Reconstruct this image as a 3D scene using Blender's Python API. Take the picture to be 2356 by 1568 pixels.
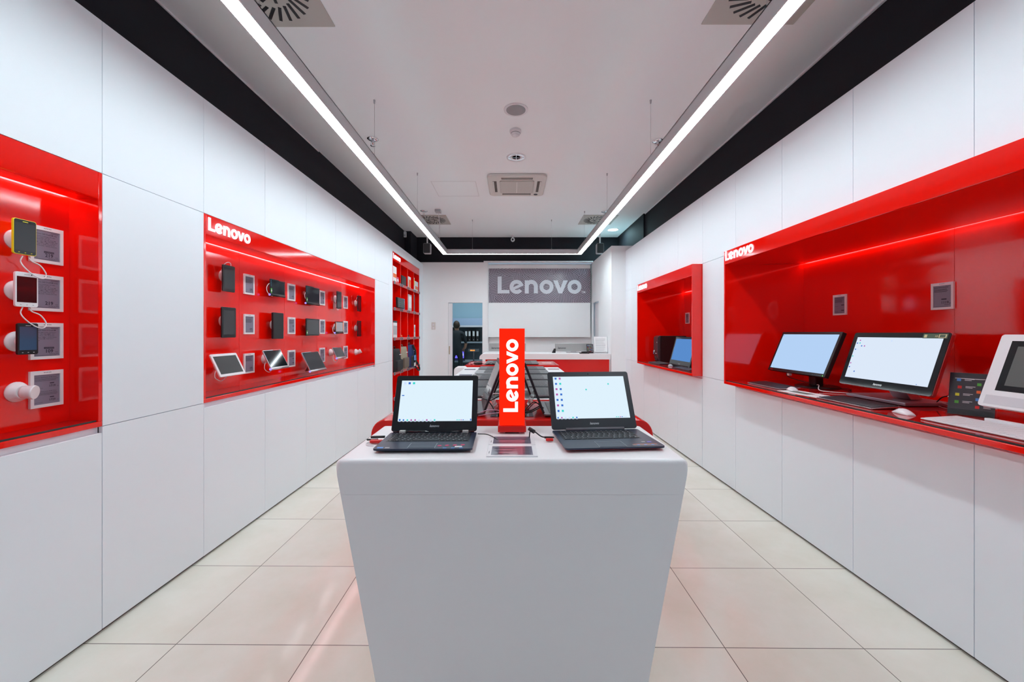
import bpy, bmesh, math, random
from mathutils import Vector, Matrix
PI = math.pi
random.seed(4)
sc = bpy.context.scene
for o in list(bpy.data.objects): bpy.data.objects.remove(o)
COL = sc.collection

# ------------------------------------------------------------ camera
CAM_H = 1.368
cd = bpy.data.cameras.new('camera')
cam = bpy.data.objects.new('camera', cd); COL.objects.link(cam)
cam.location = (0, 0, CAM_H); cam.rotation_euler = (PI/2, 0, 0)
cd.sensor_fit = 'HORIZONTAL'; cd.sensor_width = 36
cd.lens = 935*36/2356
cd.shift_x = 0.0; cd.shift_y = -18/2356
cd.clip_start = 0.05; cd.clip_end = 60
sc.camera = cam

# ------------------------------------------------------------ world, exposure
w = bpy.data.worlds.new('world'); sc.world = w; w.use_nodes = True
WB = w.node_tree.nodes['Background']
WB.inputs[0].default_value = (0.66, 0.80, 1.0, 1); WB.inputs[1].default_value = 0.28
vs = sc.view_settings
vs.view_transform = 'Standard'; vs.look = 'None'; vs.exposure = 0.43; vs.gamma = 1.0
vs.use_curve_mapping = False
sc.cycles.max_bounces = 16; sc.cycles.diffuse_bounces = 12; sc.cycles.glossy_bounces = 6
STRIP = 25.5      # luminance of the ceiling light line
LEDS = 10.0       # luminance of the thin light strips in the niches

# ------------------------------------------------------------ materials
def lin(c):
    return c/12.92 if c <= .04045 else ((c+.055)/1.055)**2.4
def rgb(r, g, b): return (lin(r/255), lin(g/255), lin(b/255), 1)
MATS = {}
def mat(name, col, rough=.5, metal=0, coat=0, spec=.5, em=None, es=0, trans=0, ior=1.45, bump=0, bscale=200):
    if name in MATS: return MATS[name]
    m = bpy.data.materials.new(name); m.use_nodes = True
    nt = m.node_tree; b = nt.nodes['Principled BSDF']
    b.inputs['Base Color'].default_value = col
    b.inputs['Roughness'].default_value = rough
    b.inputs['Metallic'].default_value = metal
    b.inputs['Coat Weight'].default_value = coat
    b.inputs['Coat Roughness'].default_value = .03
    b.inputs['Specular IOR Level'].default_value = spec
    b.inputs['Transmission Weight'].default_value = trans
    b.inputs['IOR'].default_value = ior
    if em: 
        b.inputs['Emission Color'].default_value = em
        b.inputs['Emission Strength'].default_value = es
    tc = nt.nodes.new('ShaderNodeTexCoord')
    n = nt.nodes.new('ShaderNodeTexNoise'); n.inputs['Scale'].default_value = bscale
    n.inputs['Detail'].default_value = 2
    nt.links.new(tc.outputs['Object'], n.inputs['Vector'])
    if bump:
        bp = nt.nodes.new('ShaderNodeBump'); bp.inputs['Strength'].default_value = bump
        bp.inputs['Distance'].default_value = .001
        nt.links.new(n.outputs['Fac'], bp.inputs['Height']); nt.links.new(bp.outputs['Normal'], b.inputs['Normal'])
    elif not trans and not em:
        # very faint procedural variation of gloss
        mr = nt.nodes.new('ShaderNodeMapRange')
        n.inputs['Scale'].default_value = 6
        mr.inputs['To Min'].default_value = max(0, rough-.015); mr.inputs['To Max'].default_value = min(1, rough+.015)
        nt.links.new(n.outputs['Fac'], mr.inputs['Value']); nt.links.new(mr.outputs['Result'], b.inputs['Roughness'])
    MATS[name] = m
    return m
def emit(name, col, s):
    if name in MATS: return MATS[name]
    m = bpy.data.materials.new(name); m.use_nodes = True
    nt = m.node_tree; nt.nodes.clear()
    e = nt.nodes.new('ShaderNodeEmission'); e.inputs[0].default_value = col; e.inputs[1].default_value = s
    o = nt.nodes.new('ShaderNodeOutputMaterial'); nt.links.new(e.outputs[0], o.inputs[0])
    MATS[name] = m; return m

WHITE = mat('white_laminate', (.84, .895, .94, 1), .5, coat=.0, spec=.5)
WHITE2 = mat('white_paint', (.89, .92, .93, 1), .6)
CEIL = mat('ceiling_paint', (.91, .95, .96, 1), .8)
BLACKW = mat('black_paint', (.011, .011, .016, 1), .7, spec=.35)
RED = mat('red_gloss', (.90, .005, .001, 1), .08, coat=.0, spec=1.0)
REDT = mat('red_table_gloss', (.72, .012, .008, 1), .10, spec=.6)
REDM = mat('red_satin', (.70, .010, .008, 1), .35)
CORIAN = mat('white_solid_surface', (.87, .87, .88, 1), .35)
GAP = mat('shadow_gap', (.05, .05, .05, 1), .9)
PLINTH = mat('plinth_brown_grey', (.10, .085, .075, 1), .7)
BLK = mat('black_plastic', (.010, .010, .012, 1), .35)
BLKG = mat('black_glass', (.006, .007, .010, 1), .06, spec=.6)
GREYG = mat('dark_grey_glass', (.045, .05, .055, 1), .10, spec=.5)
DKG = mat('dark_grey_plastic', (.05, .055, .065, 1), .4)
MIDG = mat('mid_grey_plastic', (.15, .16, .18, 1), .4)
LGT = mat('light_grey_plastic', (.45, .46, .48, 1), .4)
SILV = mat('silver_metal', (.62, .63, .65, 1), .28, metal=1)
ALU = mat('anodised_aluminium', (.60, .61, .62, 1), .42, metal=.6)
CHROME = mat('chrome', (.8, .82, .85, 1), .08, metal=1)
WPL = mat('white_plastic', (.80, .80, .82, 1), .3)
PAPER = mat('white_paper', (.80, .80, .80, 1), .8)
EINK = mat('eink_screen', (.23, .22, .29, 1), .25)
INK = mat('dark_ink', (.02, .02, .04, 1), .6)
NAVY = mat('navy_black_deck', (.016, .026, .055, 1), .34)
KEYS = mat('key_black', (.022, .024, .030, 1), .4)
KEYG = mat('key_grey', (.09, .095, .105, 1), .4)
KEYW = mat('key_white', (.75, .76, .78, 1), .4)
DECKG = mat('grey_deck', (.12, .125, .135, 1), .35)
DECKS = mat('silver_deck', (.40, .41, .42, 1), .35)
ORANGE = mat('orange_plastic', (.85, .16, .03, 1), .4)
YELLOW = mat('yellow_plastic', (.78, .75, .02, 1), .3)
CREAM = mat('cream_plastic', (.70, .68, .64, 1), .45)
BEIGE = mat('beige_canvas', (.36, .31, .23, 1), .9, bump=.6, bscale=500)
TAUPE = mat('taupe_canvas', (.16, .13, .10, 1), .9, bump=.6, bscale=500)
BPK = mat('black_nylon', (.018, .019, .022, 1), .7, bump=.5, bscale=500)
BLUEN = mat('blue_nylon', (.02, .04, .16, 1), .7, bump=.5, bscale=500)
SKYB = mat('sky_blue_card', (.10, .35, .80, 1), .5)
SKIN = mat('skin', (.50, .25, .16, 1), .5)
SHIRT = mat('dark_shirt', (.02, .025, .03, 1), .8)
TROUS = mat('dark_trousers', (.015, .018, .03, 1), .8)
HAIR = mat('brown_hair', (.05, .03, .02, 1), .6)
PBLUE = mat('pale_blue_paint', (.42, .60, .68, 1), .7)
PINKP = mat('pink_card', (.65, .05, .15, 1), .5)
GREENP = mat('green_print', (.10, .45, .06, 1), .5)
CYANP = mat('cyan_print', (.05, .40, .75, 1), .5)
GLASS = mat('clear_acrylic', (.95, .96, .97, 1), .02, trans=1, ior=1.3)
CABLEW = mat('white_cable', (.80, .78, .80, 1), .45)
CABLEB = mat('black_cable', (.01, .01, .012, 1), .45)
CABLEP = mat('pink_grey_cable', (.55, .33, .45, 1), .45)
E_STRIP = emit('light_line_diffuser', (.83, .95, 1, 1), STRIP)
E_LED = emit('niche_light_strip', (1, .72, .78, 1), LEDS)
E_LED2 = emit('deep_niche_light_strip', (1, .70, .76, 1), 5.0)
E_LOGO = emit('lit_white_letters', (.93, .90, 1, 1), 1.1)
E_RED = emit('lit_red_box', (1, .018, .004, 1), .85)
E_SCR = emit('lit_screen_pale_blue', (.75, .90, 1.0, 1), .73)
E_SCR2 = emit('lit_screen_blue', (.50, .70, 1.0, 1), .68)
E_SCR3 = emit('lit_screen_white', (.76, .86, 1.0, 1), .70)
E_SCR4 = emit('lit_screen_sky', (.10, .26, .60, 1), .75)
E_PURP = emit('lit_screen_purple', (.14, .12, 1.0, 1), 1.0)
E_ICB = emit('icon_blue', (.03, .12, .45, 1), 1)
E_ICT = emit('icon_teal', (.03, .50, .45, 1), 1)
E_ICP = emit('icon_purple', (.35, .08, .30, 1), 1)
E_ICG = emit('icon_grey', (.45, .55, .75, 1), 1)
E_ORG = emit('orange_digits', (1, .35, .05, 1), 1.3)
E_CYAN = emit('cool_downlight', (.55, .93, 1.0, 1), 120)
E_VIO = emit('violet_ring', (.30, .22, 1, 1), 1.4)
E_GRN = emit('green_led', (.2, 1, .2, 1), 1.2)

# marble-like tile floor
def floor_mat():
    m = bpy.data.materials.new('polished_beige_tiles'); m.use_nodes = True
    nt = m.node_tree; N = nt.nodes; L = nt.links; b = N['Principled BSDF']
    g = N.new('ShaderNodeNewGeometry'); sx = N.new('ShaderNodeSeparateXYZ'); L.new(g.outputs['Position'], sx.inputs[0])
    def math_(op, a, c=None):
        n = N.new('ShaderNodeMath'); n.operation = op
        for i, v in enumerate((a, c)):
            if v is None: continue
            if isinstance(v, (int, float)): n.inputs[i].default_value = v
            else: L.new(v, n.inputs[i])
        return n.outputs[0]
    T = .601
    yy = math_('ADD', sx.outputs[1], math_('MULTIPLY', sx.outputs[0], .0085))
    ux = math_('DIVIDE', math_('ADD', sx.outputs[0], 1.478+T*10), T)
    uy = math_('DIVIDE', math_('ADD', yy, -1.776+T*20), T)
    fx = math_('FRACT', ux); fy = math_('FRACT', uy)
    gw = .0030
    def edge(f): return math_('LESS_THAN', math_('MINIMUM', f, math_('SUBTRACT', 1.0, f)), gw)
    gr = math_('MAXIMUM', edge(fx), edge(fy))
    idv = N.new('ShaderNodeCombineXYZ'); L.new(math_('FLOOR', ux), idv.inputs[0]); L.new(math_('FLOOR', uy), idv.inputs[1])
    wn = N.new('ShaderNodeTexWhiteNoise'); L.new(idv.outputs[0], wn.inputs['Vector'])
    n1 = N.new('ShaderNodeTexNoise'); n1.inputs['Scale'].default_value = 3.2; n1.inputs['Detail'].default_value = 9; n1.inputs['Roughness'].default_value = .62
    va = N.new('ShaderNodeVectorMath'); va.operation = 'ADD'
    sc_ = N.new('ShaderNodeVectorMath'); sc_.operation = 'SCALE'; sc_.inputs['Scale'].default_value = 7
    L.new(wn.outputs['Color'], sc_.inputs[0]); L.new(g.outputs['Position'], va.inputs[0]); L.new(sc_.outputs[0], va.inputs[1])
    L.new(va.outputs[0], n1.inputs['Vector'])
    cr = N.new('ShaderNodeValToRGB'); e = cr.color_ramp.elements
    e[0].position = .30; e[0].color = (.74, .70, .60, 1); e[1].position = .72; e[1].color = (.82, .79, .71, 1)
    L.new(n1.outputs['Fac'], cr.inputs[0])
    mx = N.new('ShaderNodeMix'); mx.data_type = 'RGBA'
    L.new(gr, mx.inputs['Factor']); L.new(cr.outputs[0], mx.inputs[6]); mx.inputs[7].default_value = (.16, .14, .12, 1)
    L.new(mx.outputs[2], b.inputs['Base Color'])
    b.inputs['Roughness'].default_value = .10; b.inputs['Specular IOR Level'].default_value = .45
    return m
FLOOR = floor_mat()
def hatch_mat():
    m = bpy.data.materials.new('hatched_line_print'); m.use_nodes = True
    nt = m.node_tree; N = nt.nodes; L = nt.links; b = N['Principled BSDF']
    tc = N.new('ShaderNodeTexCoord')
    v = N.new('ShaderNodeTexVoronoi'); v.inputs['Scale'].default_value = 4.6
    sp = N.new('ShaderNodeSeparateXYZ'); L.new(tc.outputs['Object'], sp.inputs[0])
    cb = N.new('ShaderNodeCombineXYZ'); L.new(sp.outputs[0], cb.inputs[0]); L.new(sp.outputs[2], cb.inputs[1])
    L.new(cb.outputs[0], v.inputs['Vector'])
    sr = N.new('ShaderNodeSeparateColor'); L.new(v.outputs['Color'], sr.inputs[0])
    def math_(op, a, c=None):
        n = N.new('ShaderNodeMath'); n.operation = op
        for i, q in enumerate((a, c)):
            if q is None: continue
            if isinstance(q, (int, float)): n.inputs[i].default_value = q
            else: L.new(q, n.inputs[i])
        return n.outputs[0]
    an = math_('MULTIPLY', sr.outputs[0], 6.283)
    d = math_('ADD', math_('MULTIPLY', sp.outputs[0], math_('COSINE', an)), math_('MULTIPLY', sp.outputs[2], math_('SINE', an)))
    st = math_('LESS_THAN', math_('FRACT', math_('MULTIPLY', math_('ADD', d, 50), 31.0)), .30)
    mx = N.new('ShaderNodeMix'); mx.data_type = 'RGBA'; L.new(st, mx.inputs['Factor'])
    mx.inputs[6].default_value = (.33, .29, .35, 1); mx.inputs[7].default_value = (.045, .035, .05, 1)
    L.new(mx.outputs[2], b.inputs['Base Color']); b.inputs['Roughness'].default_value = .22
    return m
HATCH = hatch_mat()

# ------------------------------------------------------------ mesh helpers
class MB:
    def __init__(s): s.bm = bmesh.new(); s.M = Matrix.Identity(4)
    def _v(s, p): return s.bm.verts.new(s.M @ Vector(p))
    def quad(s, pts, m=0):
        f = s.bm.faces.new([s._v(p) for p in pts]); f.material_index = m; return f
    def box(s, x0, x1, y0, y1, z0, z1, m=0):
        v = [s._v((x, y, z)) for x in (x0, x1) for y in (y0, y1) for z in (z0, z1)]
        for q in ((0,1,3,2), (4,6,7,5), (0,4,5,1), (2,3,7,6), (0,2,6,4), (1,5,7,3)):
            f = s.bm.faces.new([v[i] for i in q]); f.material_index = m
        return s
    def prism(s, out, ax, a, b, m=0, smooth=False):
        """out: list of 2-D points; ax: axis of extrusion"""
        def P(p, t):
            if ax == 'x': return (t, p[0], p[1])
            if ax == 'y': return (p[0], t, p[1])
            return (p[0], p[1], t)
        A = [s._v(P(p, a)) for p in out]; B = [s._v(P(p, b)) for p in out]
        n = len(out)
        f = s.bm.faces.new(A[::-1]); f.material_index = m
        f = s.bm.faces.new(B); f.material_index = m
        for i in range(n):
            f = s.bm.faces.new([A[i], A[(i+1) % n], B[(i+1) % n], B[i]]); f.material_index = m
            f.smooth = smooth
        return s
    def cyl(s, p0, p1, r0, r1=None, seg=24, m=0, caps=True, smooth=True):
        r1 = r0 if r1 is None else r1
        p0 = Vector(p0); p1 = Vector(p1); d = (p1-p0).normalized()
        a = Vector((0, 0, 1)) if abs(d.z) < .9 else Vector((1, 0, 0))
        u = d.cross(a).normalized(); v = d.cross(u)
        A = []; B = []
        for i in range(seg):
            t = 2*PI*i/seg; q = u*math.cos(t)+v*math.sin(t)
            A.append(s._v(p0+q*r0)); B.append(s._v(p1+q*r1))
        for i in range(seg):
            f = s.bm.faces.new([A[i], A[(i+1) % seg], B[(i+1) % seg], B[i]]); f.smooth = smooth; f.material_index = m
        if caps:
            s.bm.faces.new(A[::-1]).material_index = m; s.bm.faces.new(B).material_index = m
        return s
    def lathe(s, c, prof, axis='z', seg=32, m=0):
        """prof: list (radius, height along axis)"""
        rings = []
        for r, h in prof:
            ring = []
            for i in range(seg):
                t = 2*PI*i/seg; a = r*math.cos(t); b = r*math.sin(t)
                p = {'z': (a, b, h), 'y': (a, h, b), 'x': (h, a, b)}[axis]
                ring.append(s._v(Vector(c)+Vector(p)))
            rings.append(ring)
        for A, B in zip(rings, rings[1:]):
            for i in range(seg):
                f = s.bm.faces.new([A[i], A[(i+1) % seg], B[(i+1) % seg], B[i]]); f.smooth = True; f.material_index = m
        s.bm.faces.new(rings[0][::-1]).material_index = m; s.bm.faces.new(rings[-1]).material_index = m
        return s
    def tube(s, pts, r, seg=8, m=0, sub=6):
        P = [Vector(p) for p in pts]
        if len(P) > 2:   # catmull-rom
            Q = []
            E = [2*P[0]-P[1]]+P+[2*P[-1]-P[-2]]
            for i in range(1, len(E)-2):
                for k in range(sub):
                    t = k/sub; a, b, c, d = E[i-1:i+3]
                    Q.append(.5*((2*b)+(c-a)*t+(2*a-5*b+4*c-d)*t*t+(3*b-a-3*c+d)*t**3))
            Q.append(P[-1]); P = Q
        rings = []
        up = Vector((.13, .2, 1)).normalized()
        for i, p in enumerate(P):
            d = (P[min(i+1, len(P)-1)]-P[max(i-1, 0)]).normalized()
            u = d.cross(up)
            if u.length < 1e-3: u = d.cross(Vector((1, 0, 0)))
            u.normalize(); v = d.cross(u)
            rings.append([s._v(p+u*r*math.cos(2*PI*k/seg)+v*r*math.sin(2*PI*k/seg)) for k in range(seg)])
        for A, B in zip(rings, rings[1:]):
            for i in range(seg):
                f = s.bm.faces.new([A[i], A[(i+1) % seg], B[(i+1) % seg], B[i]]); f.smooth = True; f.material_index = m
        s.bm.faces.new(rings[0][::-1]).material_index = m; s.bm.faces.new(rings[-1]).material_index = m
        return s
    def ball(s, c, rx, ry, rz, m=0, seg=16, rings=10):
        c = Vector(c); R = []
        for j in range(1, rings):
            ph = PI*j/rings
            R.append([s._v(c+Vector((rx*math.sin(ph)*math.cos(2*PI*i/seg), ry*math.sin(ph)*math.sin(2*PI*i/seg), rz*math.cos(ph)))) for i in range(seg)])
        t = s._v(c+Vector((0, 0, rz))); b = s._v(c-Vector((0, 0, rz)))
        for i in range(seg):
            fs = [s.bm.faces.new([t, R[0][i], R[0][(i+1) % seg]]), s.bm.faces.new([b, R[-1][(i+1) % seg], R[-1][i]])]
            for A, B in zip(R, R[1:]): fs.append(s.bm.faces.new([A[i], B[i], B[(i+1) % seg], A[(i+1) % seg]]))
            for f in fs: f.smooth = True; f.material_index = m
        return s
    def addmesh(s, me, M=None, m=0):
        M = s.M @ (M or Matrix.Identity(4))
        vv = [s.bm.verts.new(M @ v.co) for v in me.vertices]
        for p in me.polygons:
            try:
                f = s.bm.faces.new([vv[i] for i in p.vertices]); f.material_index = m
            except ValueError: pass
        return s
    def build(s, name, mats, parent=None, loc=None, rot=None, bevel=0, bseg=2, zmin=None):
        bmesh.ops.recalc_face_normals(s.bm, faces=s.bm.faces)
        me = bpy.data.meshes.new(name); s.bm.to_mesh(me); s.bm.free()
        if not isinstance(mats, (list, tuple)): mats = [mats]
        for m in mats: me.materials.append(m)
        o = bpy.data.objects.new(name, me); COL.objects.link(o)
        if parent: o.parent = parent
        if loc: o.location = loc
        if rot: o.rotation_euler = rot
        if bevel:
            md = o.modifiers.new('bevel', 'BEVEL'); md.width = bevel; md.segments = bseg; md.limit_method = 'ANGLE'
            md.angle_limit = .7; md.harden_normals = False
            if zmin is not None:
                md.limit_method = 'WEIGHT'; at = me.attributes.new('bevel_weight_edge', 'FLOAT', 'EDGE')
                for e in me.edges:
                    a, c = (me.vertices[i].co for i in e.vertices)
                    if min(a.z, c.z) > zmin and abs(a.y-c.y) < 1e-4: at.data[e.index].value = 1.0
        return o
def rr(x0, x1, y0, y1, r, n=5):
    pts = []
    for cx, cy, a in ((x1-r, y0+r, -PI/2), (x1-r, y1-r, 0), (x0+r, y1-r, PI/2), (x0+r, y0+r, PI)):
        for i in range(n+1):
            t = a+PI/2*i/n; pts.append((cx+r*math.cos(t), cy+r*math.sin(t)))
    return pts
def rbox(mb, x0, x1, y0, y1, z0, z1, r, ax='y', m=0):
    if ax == 'y': mb.prism(rr(x0, x1, z0, z1, r), 'y', y0, y1, m)
    elif ax == 'z': mb.prism(rr(x0, x1, y0, y1, r), 'z', z0, z1, m)
    else: mb.prism(rr(y0, y1, z0, z1, r), 'x', x0, x1, m)
    return mb
def tag(o, label, cat, group=None, kind=None):
    if label: o['label'] = label
    if cat: o['category'] = cat
    if group: o['group'] = group
    if kind: o['kind'] = kind
    return o
def thing(name, label, cat, loc=(0, 0, 0), rot=(0, 0, 0), group=None):
    o = bpy.data.objects.new(name, None); COL.objects.link(o)
    o.location = loc; o.rotation_euler = rot; o.empty_display_size = .05
    return tag(o, label, cat, group)
def struct(mb, name, mats, bevel=0, loc=None, rot=None):
    o = mb.build(name, mats, bevel=bevel, loc=loc, rot=rot); o['kind'] = 'structure'; return o
def dup(root, label, loc=None, rot=None, group=None):
    def cp(o, par):
        c = o.copy(); COL.objects.link(c)
        if par: c.parent = par
        for ch in [x for x in bpy.data.objects if x.parent == o]: cp(ch, c)
        return c
    r = cp(root, None)
    if loc: r.location = loc
    if rot: r.rotation_euler = rot
    r['label'] = label
    if group: r['group'] = group
    return r
TXT = {}
def text_mesh(s, size=.1, ext=0, shear=0, bold=0, align='LEFT', spacing=1):
    k = (s, size, ext, shear, bold, align, spacing)
    if k in TXT: return TXT[k]
    c = bpy.data.curves.new('t', 'FONT'); c.body = s; c.size = size; c.extrude = ext; c.shear = shear
    c.offset = bold*size; c.align_x = align; c.space_character = spacing; c.resolution_u = 2
    o = bpy.data.objects.new('t', c); COL.objects.link(o)
    bpy.context.view_layer.update()
    dg = bpy.context.evaluated_depsgraph_get()
    me = bpy.data.meshes.new_from_object(o.evaluated_get(dg))
    bpy.data.objects.remove(o); bpy.data.curves.remove(c)
    TXT[k] = me; return me
UP = Matrix.Rotation(PI/2, 4, 'X')     # text lies in x-z plane, facing -y
def put_text(mb, s, x, y, z, size, M=UP, m=0, **kw):
    mb.addmesh(text_mesh(s, size, **kw), Matrix.Translation((x, y, z)) @ M, m)

# the word in heavy round letters, cap height 1, width 4.98, in the x-z plane, extruded in y
def word(mb, h, y0, y1, m=0, x=0, z=0):
    def S(pts): return [(x+p[0]*h, z+p[1]*h) for p in pts]
    def ring(cx, cy, ro, ri, a0, a1, n=28):
        for i in range(n):
            t0 = a0+(a1-a0)*i/n; t1 = a0+(a1-a0)*(i+1)/n
            mb.prism(S([(cx+ri*math.cos(t0), cy+ri*math.sin(t0)), (cx+ro*math.cos(t0), cy+ro*math.sin(t0)),
                        (cx+ro*math.cos(t1), cy+ro*math.sin(t1)), (cx+ri*math.cos(t1), cy+ri*math.sin(t1))]), 'y', y0, y1, m)
    # L
    mb.prism(S([(0, 0), (.70, 0), (.70, .20), (.235, .20), (.235, 1), (0, 1)]), 'y', y0, y1, m)
    y0 -= .0003
    # e with a rising bar
    cx, cy, ro, ri = 1.126, .385, .415, .190
    ring(cx, cy, ro, ri, math.radians(14), math.radians(322))
    a = math.radians(24); d = Vector((math.cos(a), math.sin(a))); n_ = Vector((-d.y, d.x))
    c0 = Vector((cx, cy))-n_*.02; y0 += .0006
    p = [c0-d*.26-n_*.075, c0+d*.395-n_*.075, c0+d*.385+n_*.085, c0-d*.26+n_*.085]
    mb.prism(S([tuple(q) for q in p]), 'y', y0, y1, m)
    # n
    mb.prism(S([(1.61, 0), (1.845, 0), (1.845, .77), (1.61, .77)]), 'y', y0, y1, m)
    y0 -= .0004
    ring(1.998, .413, .387, .152, 0, PI, 18)
    y0 += .0004
    mb.prism(S([(2.15, 0), (2.385, 0), (2.385, .42), (2.15, .42)]), 'y', y0, y1, m)
    # o v o
    ring(2.90, .385, .415, .190, 0, 2*PI)
    mb.prism(S([(3.295, .77), (3.62, 0), (3.835, 0), (4.158, .77), (3.90, .77), (3.727, .30), (3.553, .77)]), 'y', y0, y1, m)
    ring(4.56, .385, .415, .190, 0, 2*PI)

# ------------------------------------------------------------ wall frames
XL, SL = -1.881, .0047          # left wall face: X = XL + SL*u
XR, SR = 1.933, .0032           # right wall face: X = XR - SR*u
def PL(u, n, z): return (XL+SL*u+n, u, z)        # n: out into the room
def PR(u, n, z): return (XR-SR*u-n, u, z)
RL = PI/2-SL                     # local x -> +Y, local y -> into the left wall
RR = -PI/2+SR                    # local x -> -Y, local y -> into the right wall
ZT_L, ZU_L, ZD_L = 2.794, 2.097, .943
ZT_R, ZU_R, ZD_R = 2.752, 2.067, .935
CEILZ = 3.368
Z0 = .016
YB = 8.40     # back wall face
# ------------------------------------------------------------ shell
b = MB(); b.box(-2.9, 2.9, -3.2, 12.2, -.1, 0); struct(b, 'floor', FLOOR)
b = MB(); b.box(-2.14, 2.24, -1.6, 8.52, CEILZ, CEILZ+.08); struct(b, 'ceiling', CEIL)
# access hatch joint lines in the ceiling
b = MB()
for q in ((-1.07, -.48, 5.354, 5.358), (-1.07, -.48, 5.933, 5.937), (-1.07, -1.066, 5.354, 5.937), (-.484, -.48, 5.354, 5.937)):
    b.box(q[0], q[1], q[2], q[3], CEILZ-.0015, CEILZ+.001)
tag(b.build('ceiling_hatch', mat('hatch_joint', (.62, .61, .62, 1), .8)), 'square flush ceiling hatch outlined by fine joints left of the air conditioner', 'hatch')
# ceiling edge trims
b = MB(); b.box(-2.14, -2.125, -1.6, 7.97, CEILZ-.012, CEILZ); struct(b, 'trim_1', WPL)
b = MB(); b.box(2.225, 2.24, -1.6, 8.48, CEILZ-.012, CEILZ); struct(b, 'trim_2', WPL)

def panel_wall(name, rects, u_lo, u_hi, top, depth, P, R, sgn, extra=None):
    """rects: (u0,u1,z0,z1) panels, 3 mm joints; black band above"""
    b = MB(); g = .0016
    for u0, u1, z0, z1 in rects:
        if sgn > 0: b.box(u0+g, u1-g, 0, .018, z0+g, z1-g, 0)
        else: b.box(-u1+g, -u0-g, 0, .018, z0+g, z1-g, 0)
    lo, hi = (u_lo, u_hi) if sgn > 0 else (-u_hi, -u_lo)
    b.box(lo, hi, .002, depth-.002, top-.004, top-.001, 0)          # cabinet tops
    b.box(lo, hi, depth+.0, depth+.06, top-.05, CEILZ+.08, 1)         # black wall above
    b.box(lo, hi, .016, .05, 0, Z0+.02, 2)                    # recessed plinth
    b.box(lo, hi, .90, .94, 0, top, 3)                # rear of the wall
    for u0, u1, z0, z1 in (extra or []):
        if sgn > 0: b.box(u0, u1, .018, .022, z0, z1, 3)
        else: b.box(-u1, -u0, .018, .022, z0, z1, 3)
    return struct(b, name, [WHITE, BLACKW, PLINTH, GAP], loc=P(0, 0, 0), rot=(0, 0, R))
# left: joints every 0.6075 m
UL = [1.857+.6075*k for k in range(-5, 8)]     # ... up to 6.11
N1 = (.035, 1.857); N2 = (2.465, 5.503); SH = (6.30, 8.07)
rects = []
for a, c in zip(UL, UL[1:]):
    rects.append((a, c, ZU_L, ZT_L))
    m_ = (a+c)/2
    if not (N1[0] < m_ < N1[1] or N2[0] < m_ < N2[1]):
        rects.append((a, c, ZD_L, ZU_L)); rects.append((a, c, Z0, ZD_L))
rects += [(6.11, 6.30, Z0, ZD_L), (6.11, 6.30, ZD_L, ZT_L), (6.30, 8.07, 2.643, ZT_L), (8.07, 8.42, Z0, ZT_L)]
panel_wall('wall_left', rects, -1.2, 8.42, ZT_L, .265, PL, RL, 1,
           extra=[(-1.2, 6.3, ZU_L, ZT_L), (-1.2, .035, 0, ZU_L), (1.857, 2.465, 0, ZU_L), (5.503, 6.30, 0, ZT_L), (6.30, 8.42, 2.643, ZT_L), (8.07, 8.42, 0, ZT_L)])
# right: joints every 0.6 m
UR = [3.495+.6*k for k in range(-8, 6)] + [6.85]
N3 = (4.103, 5.893); N4 = (1.095, 3.495)
rects = []
for a, c in zip(UR, UR[1:]):
    rects.append((a, c, ZU_R, ZT_R)); m_ = (a+c)/2
    if N3[0] < m_ < N3[1] or N4[0] < m_ < N4[1]: continue
    rects.append((a, c, ZD_R, ZU_R)); rects.append((a, c, Z0, ZD_R))
panel_wall('wall_right', rects, -1.2, 6.85, ZT_R, .317, PR, RR, -1,
           extra=[(-1.2, 6.85, ZU_R, ZT_R), (-1.2, 1.095, 0, ZU_R), (3.495, 4.103, 0, ZU_R), (5.893, 6.85, 0, ZU_R)])
# back wall: left part with the store-room opening, alcove, black band, right-hand column
DX0, DX1, DZ = -1.322, -.612, 1.998
b = MB(); TB = 2.838
b.box(-2.4, DX0, YB, YB+.12, 0, TB-.006); b.box(DX1, -.521, YB, YB+.12, 0, TB-.006); b.box(DX0, DX1, YB, YB+.12, DZ, TB-.006)
b.box(-.52, -.50, YB+.001, 8.629, 0, TB-.006)                     # alcove left cheek
b.box(-.60, 1.80, 8.63, 8.70, 0, TB-.01)                  # alcove back
b.box(-.585, 1.671, YB-.03, 8.47, TB-.004, TB+.016)     # thin cap over the alcove
b.box(-2.5, 2.5, 8.48, 8.56, TB+.016, CEILZ+.08, 1)    # black band
b.box(-2.3, -1.985, 7.97, 8.5, TB-.05, CEILZ+.05, 1)   # black pier, upper left
b.box(1.672, 2.30, 6.83, 6.87, 0, 2.832)               # column face
b.box(1.672, 1.712, 6.87, 7.85, 0, 2.832); b.box(1.672, 1.712, 8.52, 8.628, 0, 2.832); b.box(1.672, 1.712, 7.85, 8.52, 2.00, 2.832)
b.box(1.672, 2.30, 6.83, 8.47, 2.832, 2.836)
b.box(2.1, 2.14, 7.6, 8.7, 0, 2.2)
b.box(2.2, 2.26, 6.8, 8.56, 2.75, CEILZ+.05, 1)
struct(b, 'wall_back', [WHITE2, BLACKW])
# store room shell
b = MB(); b.box(-2.6, .9, 11.3, 11.36, 0, 2.8); struct(b, 'wall_storeroom', PBLUE)
b = MB(); b.box(-2.3, -2.25, 8.52, 11.3, 0, 2.8); b.box(.3, .35, 8.7, 11.3, 0, 2.8); struct(b, 'wall_storeroom_side', PBLUE)
b = MB(); b.box(-2.6, .9, 8.52, 11.36, 2.75, 2.8); struct(b, 'ceiling_storeroom', CEIL)
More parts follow.
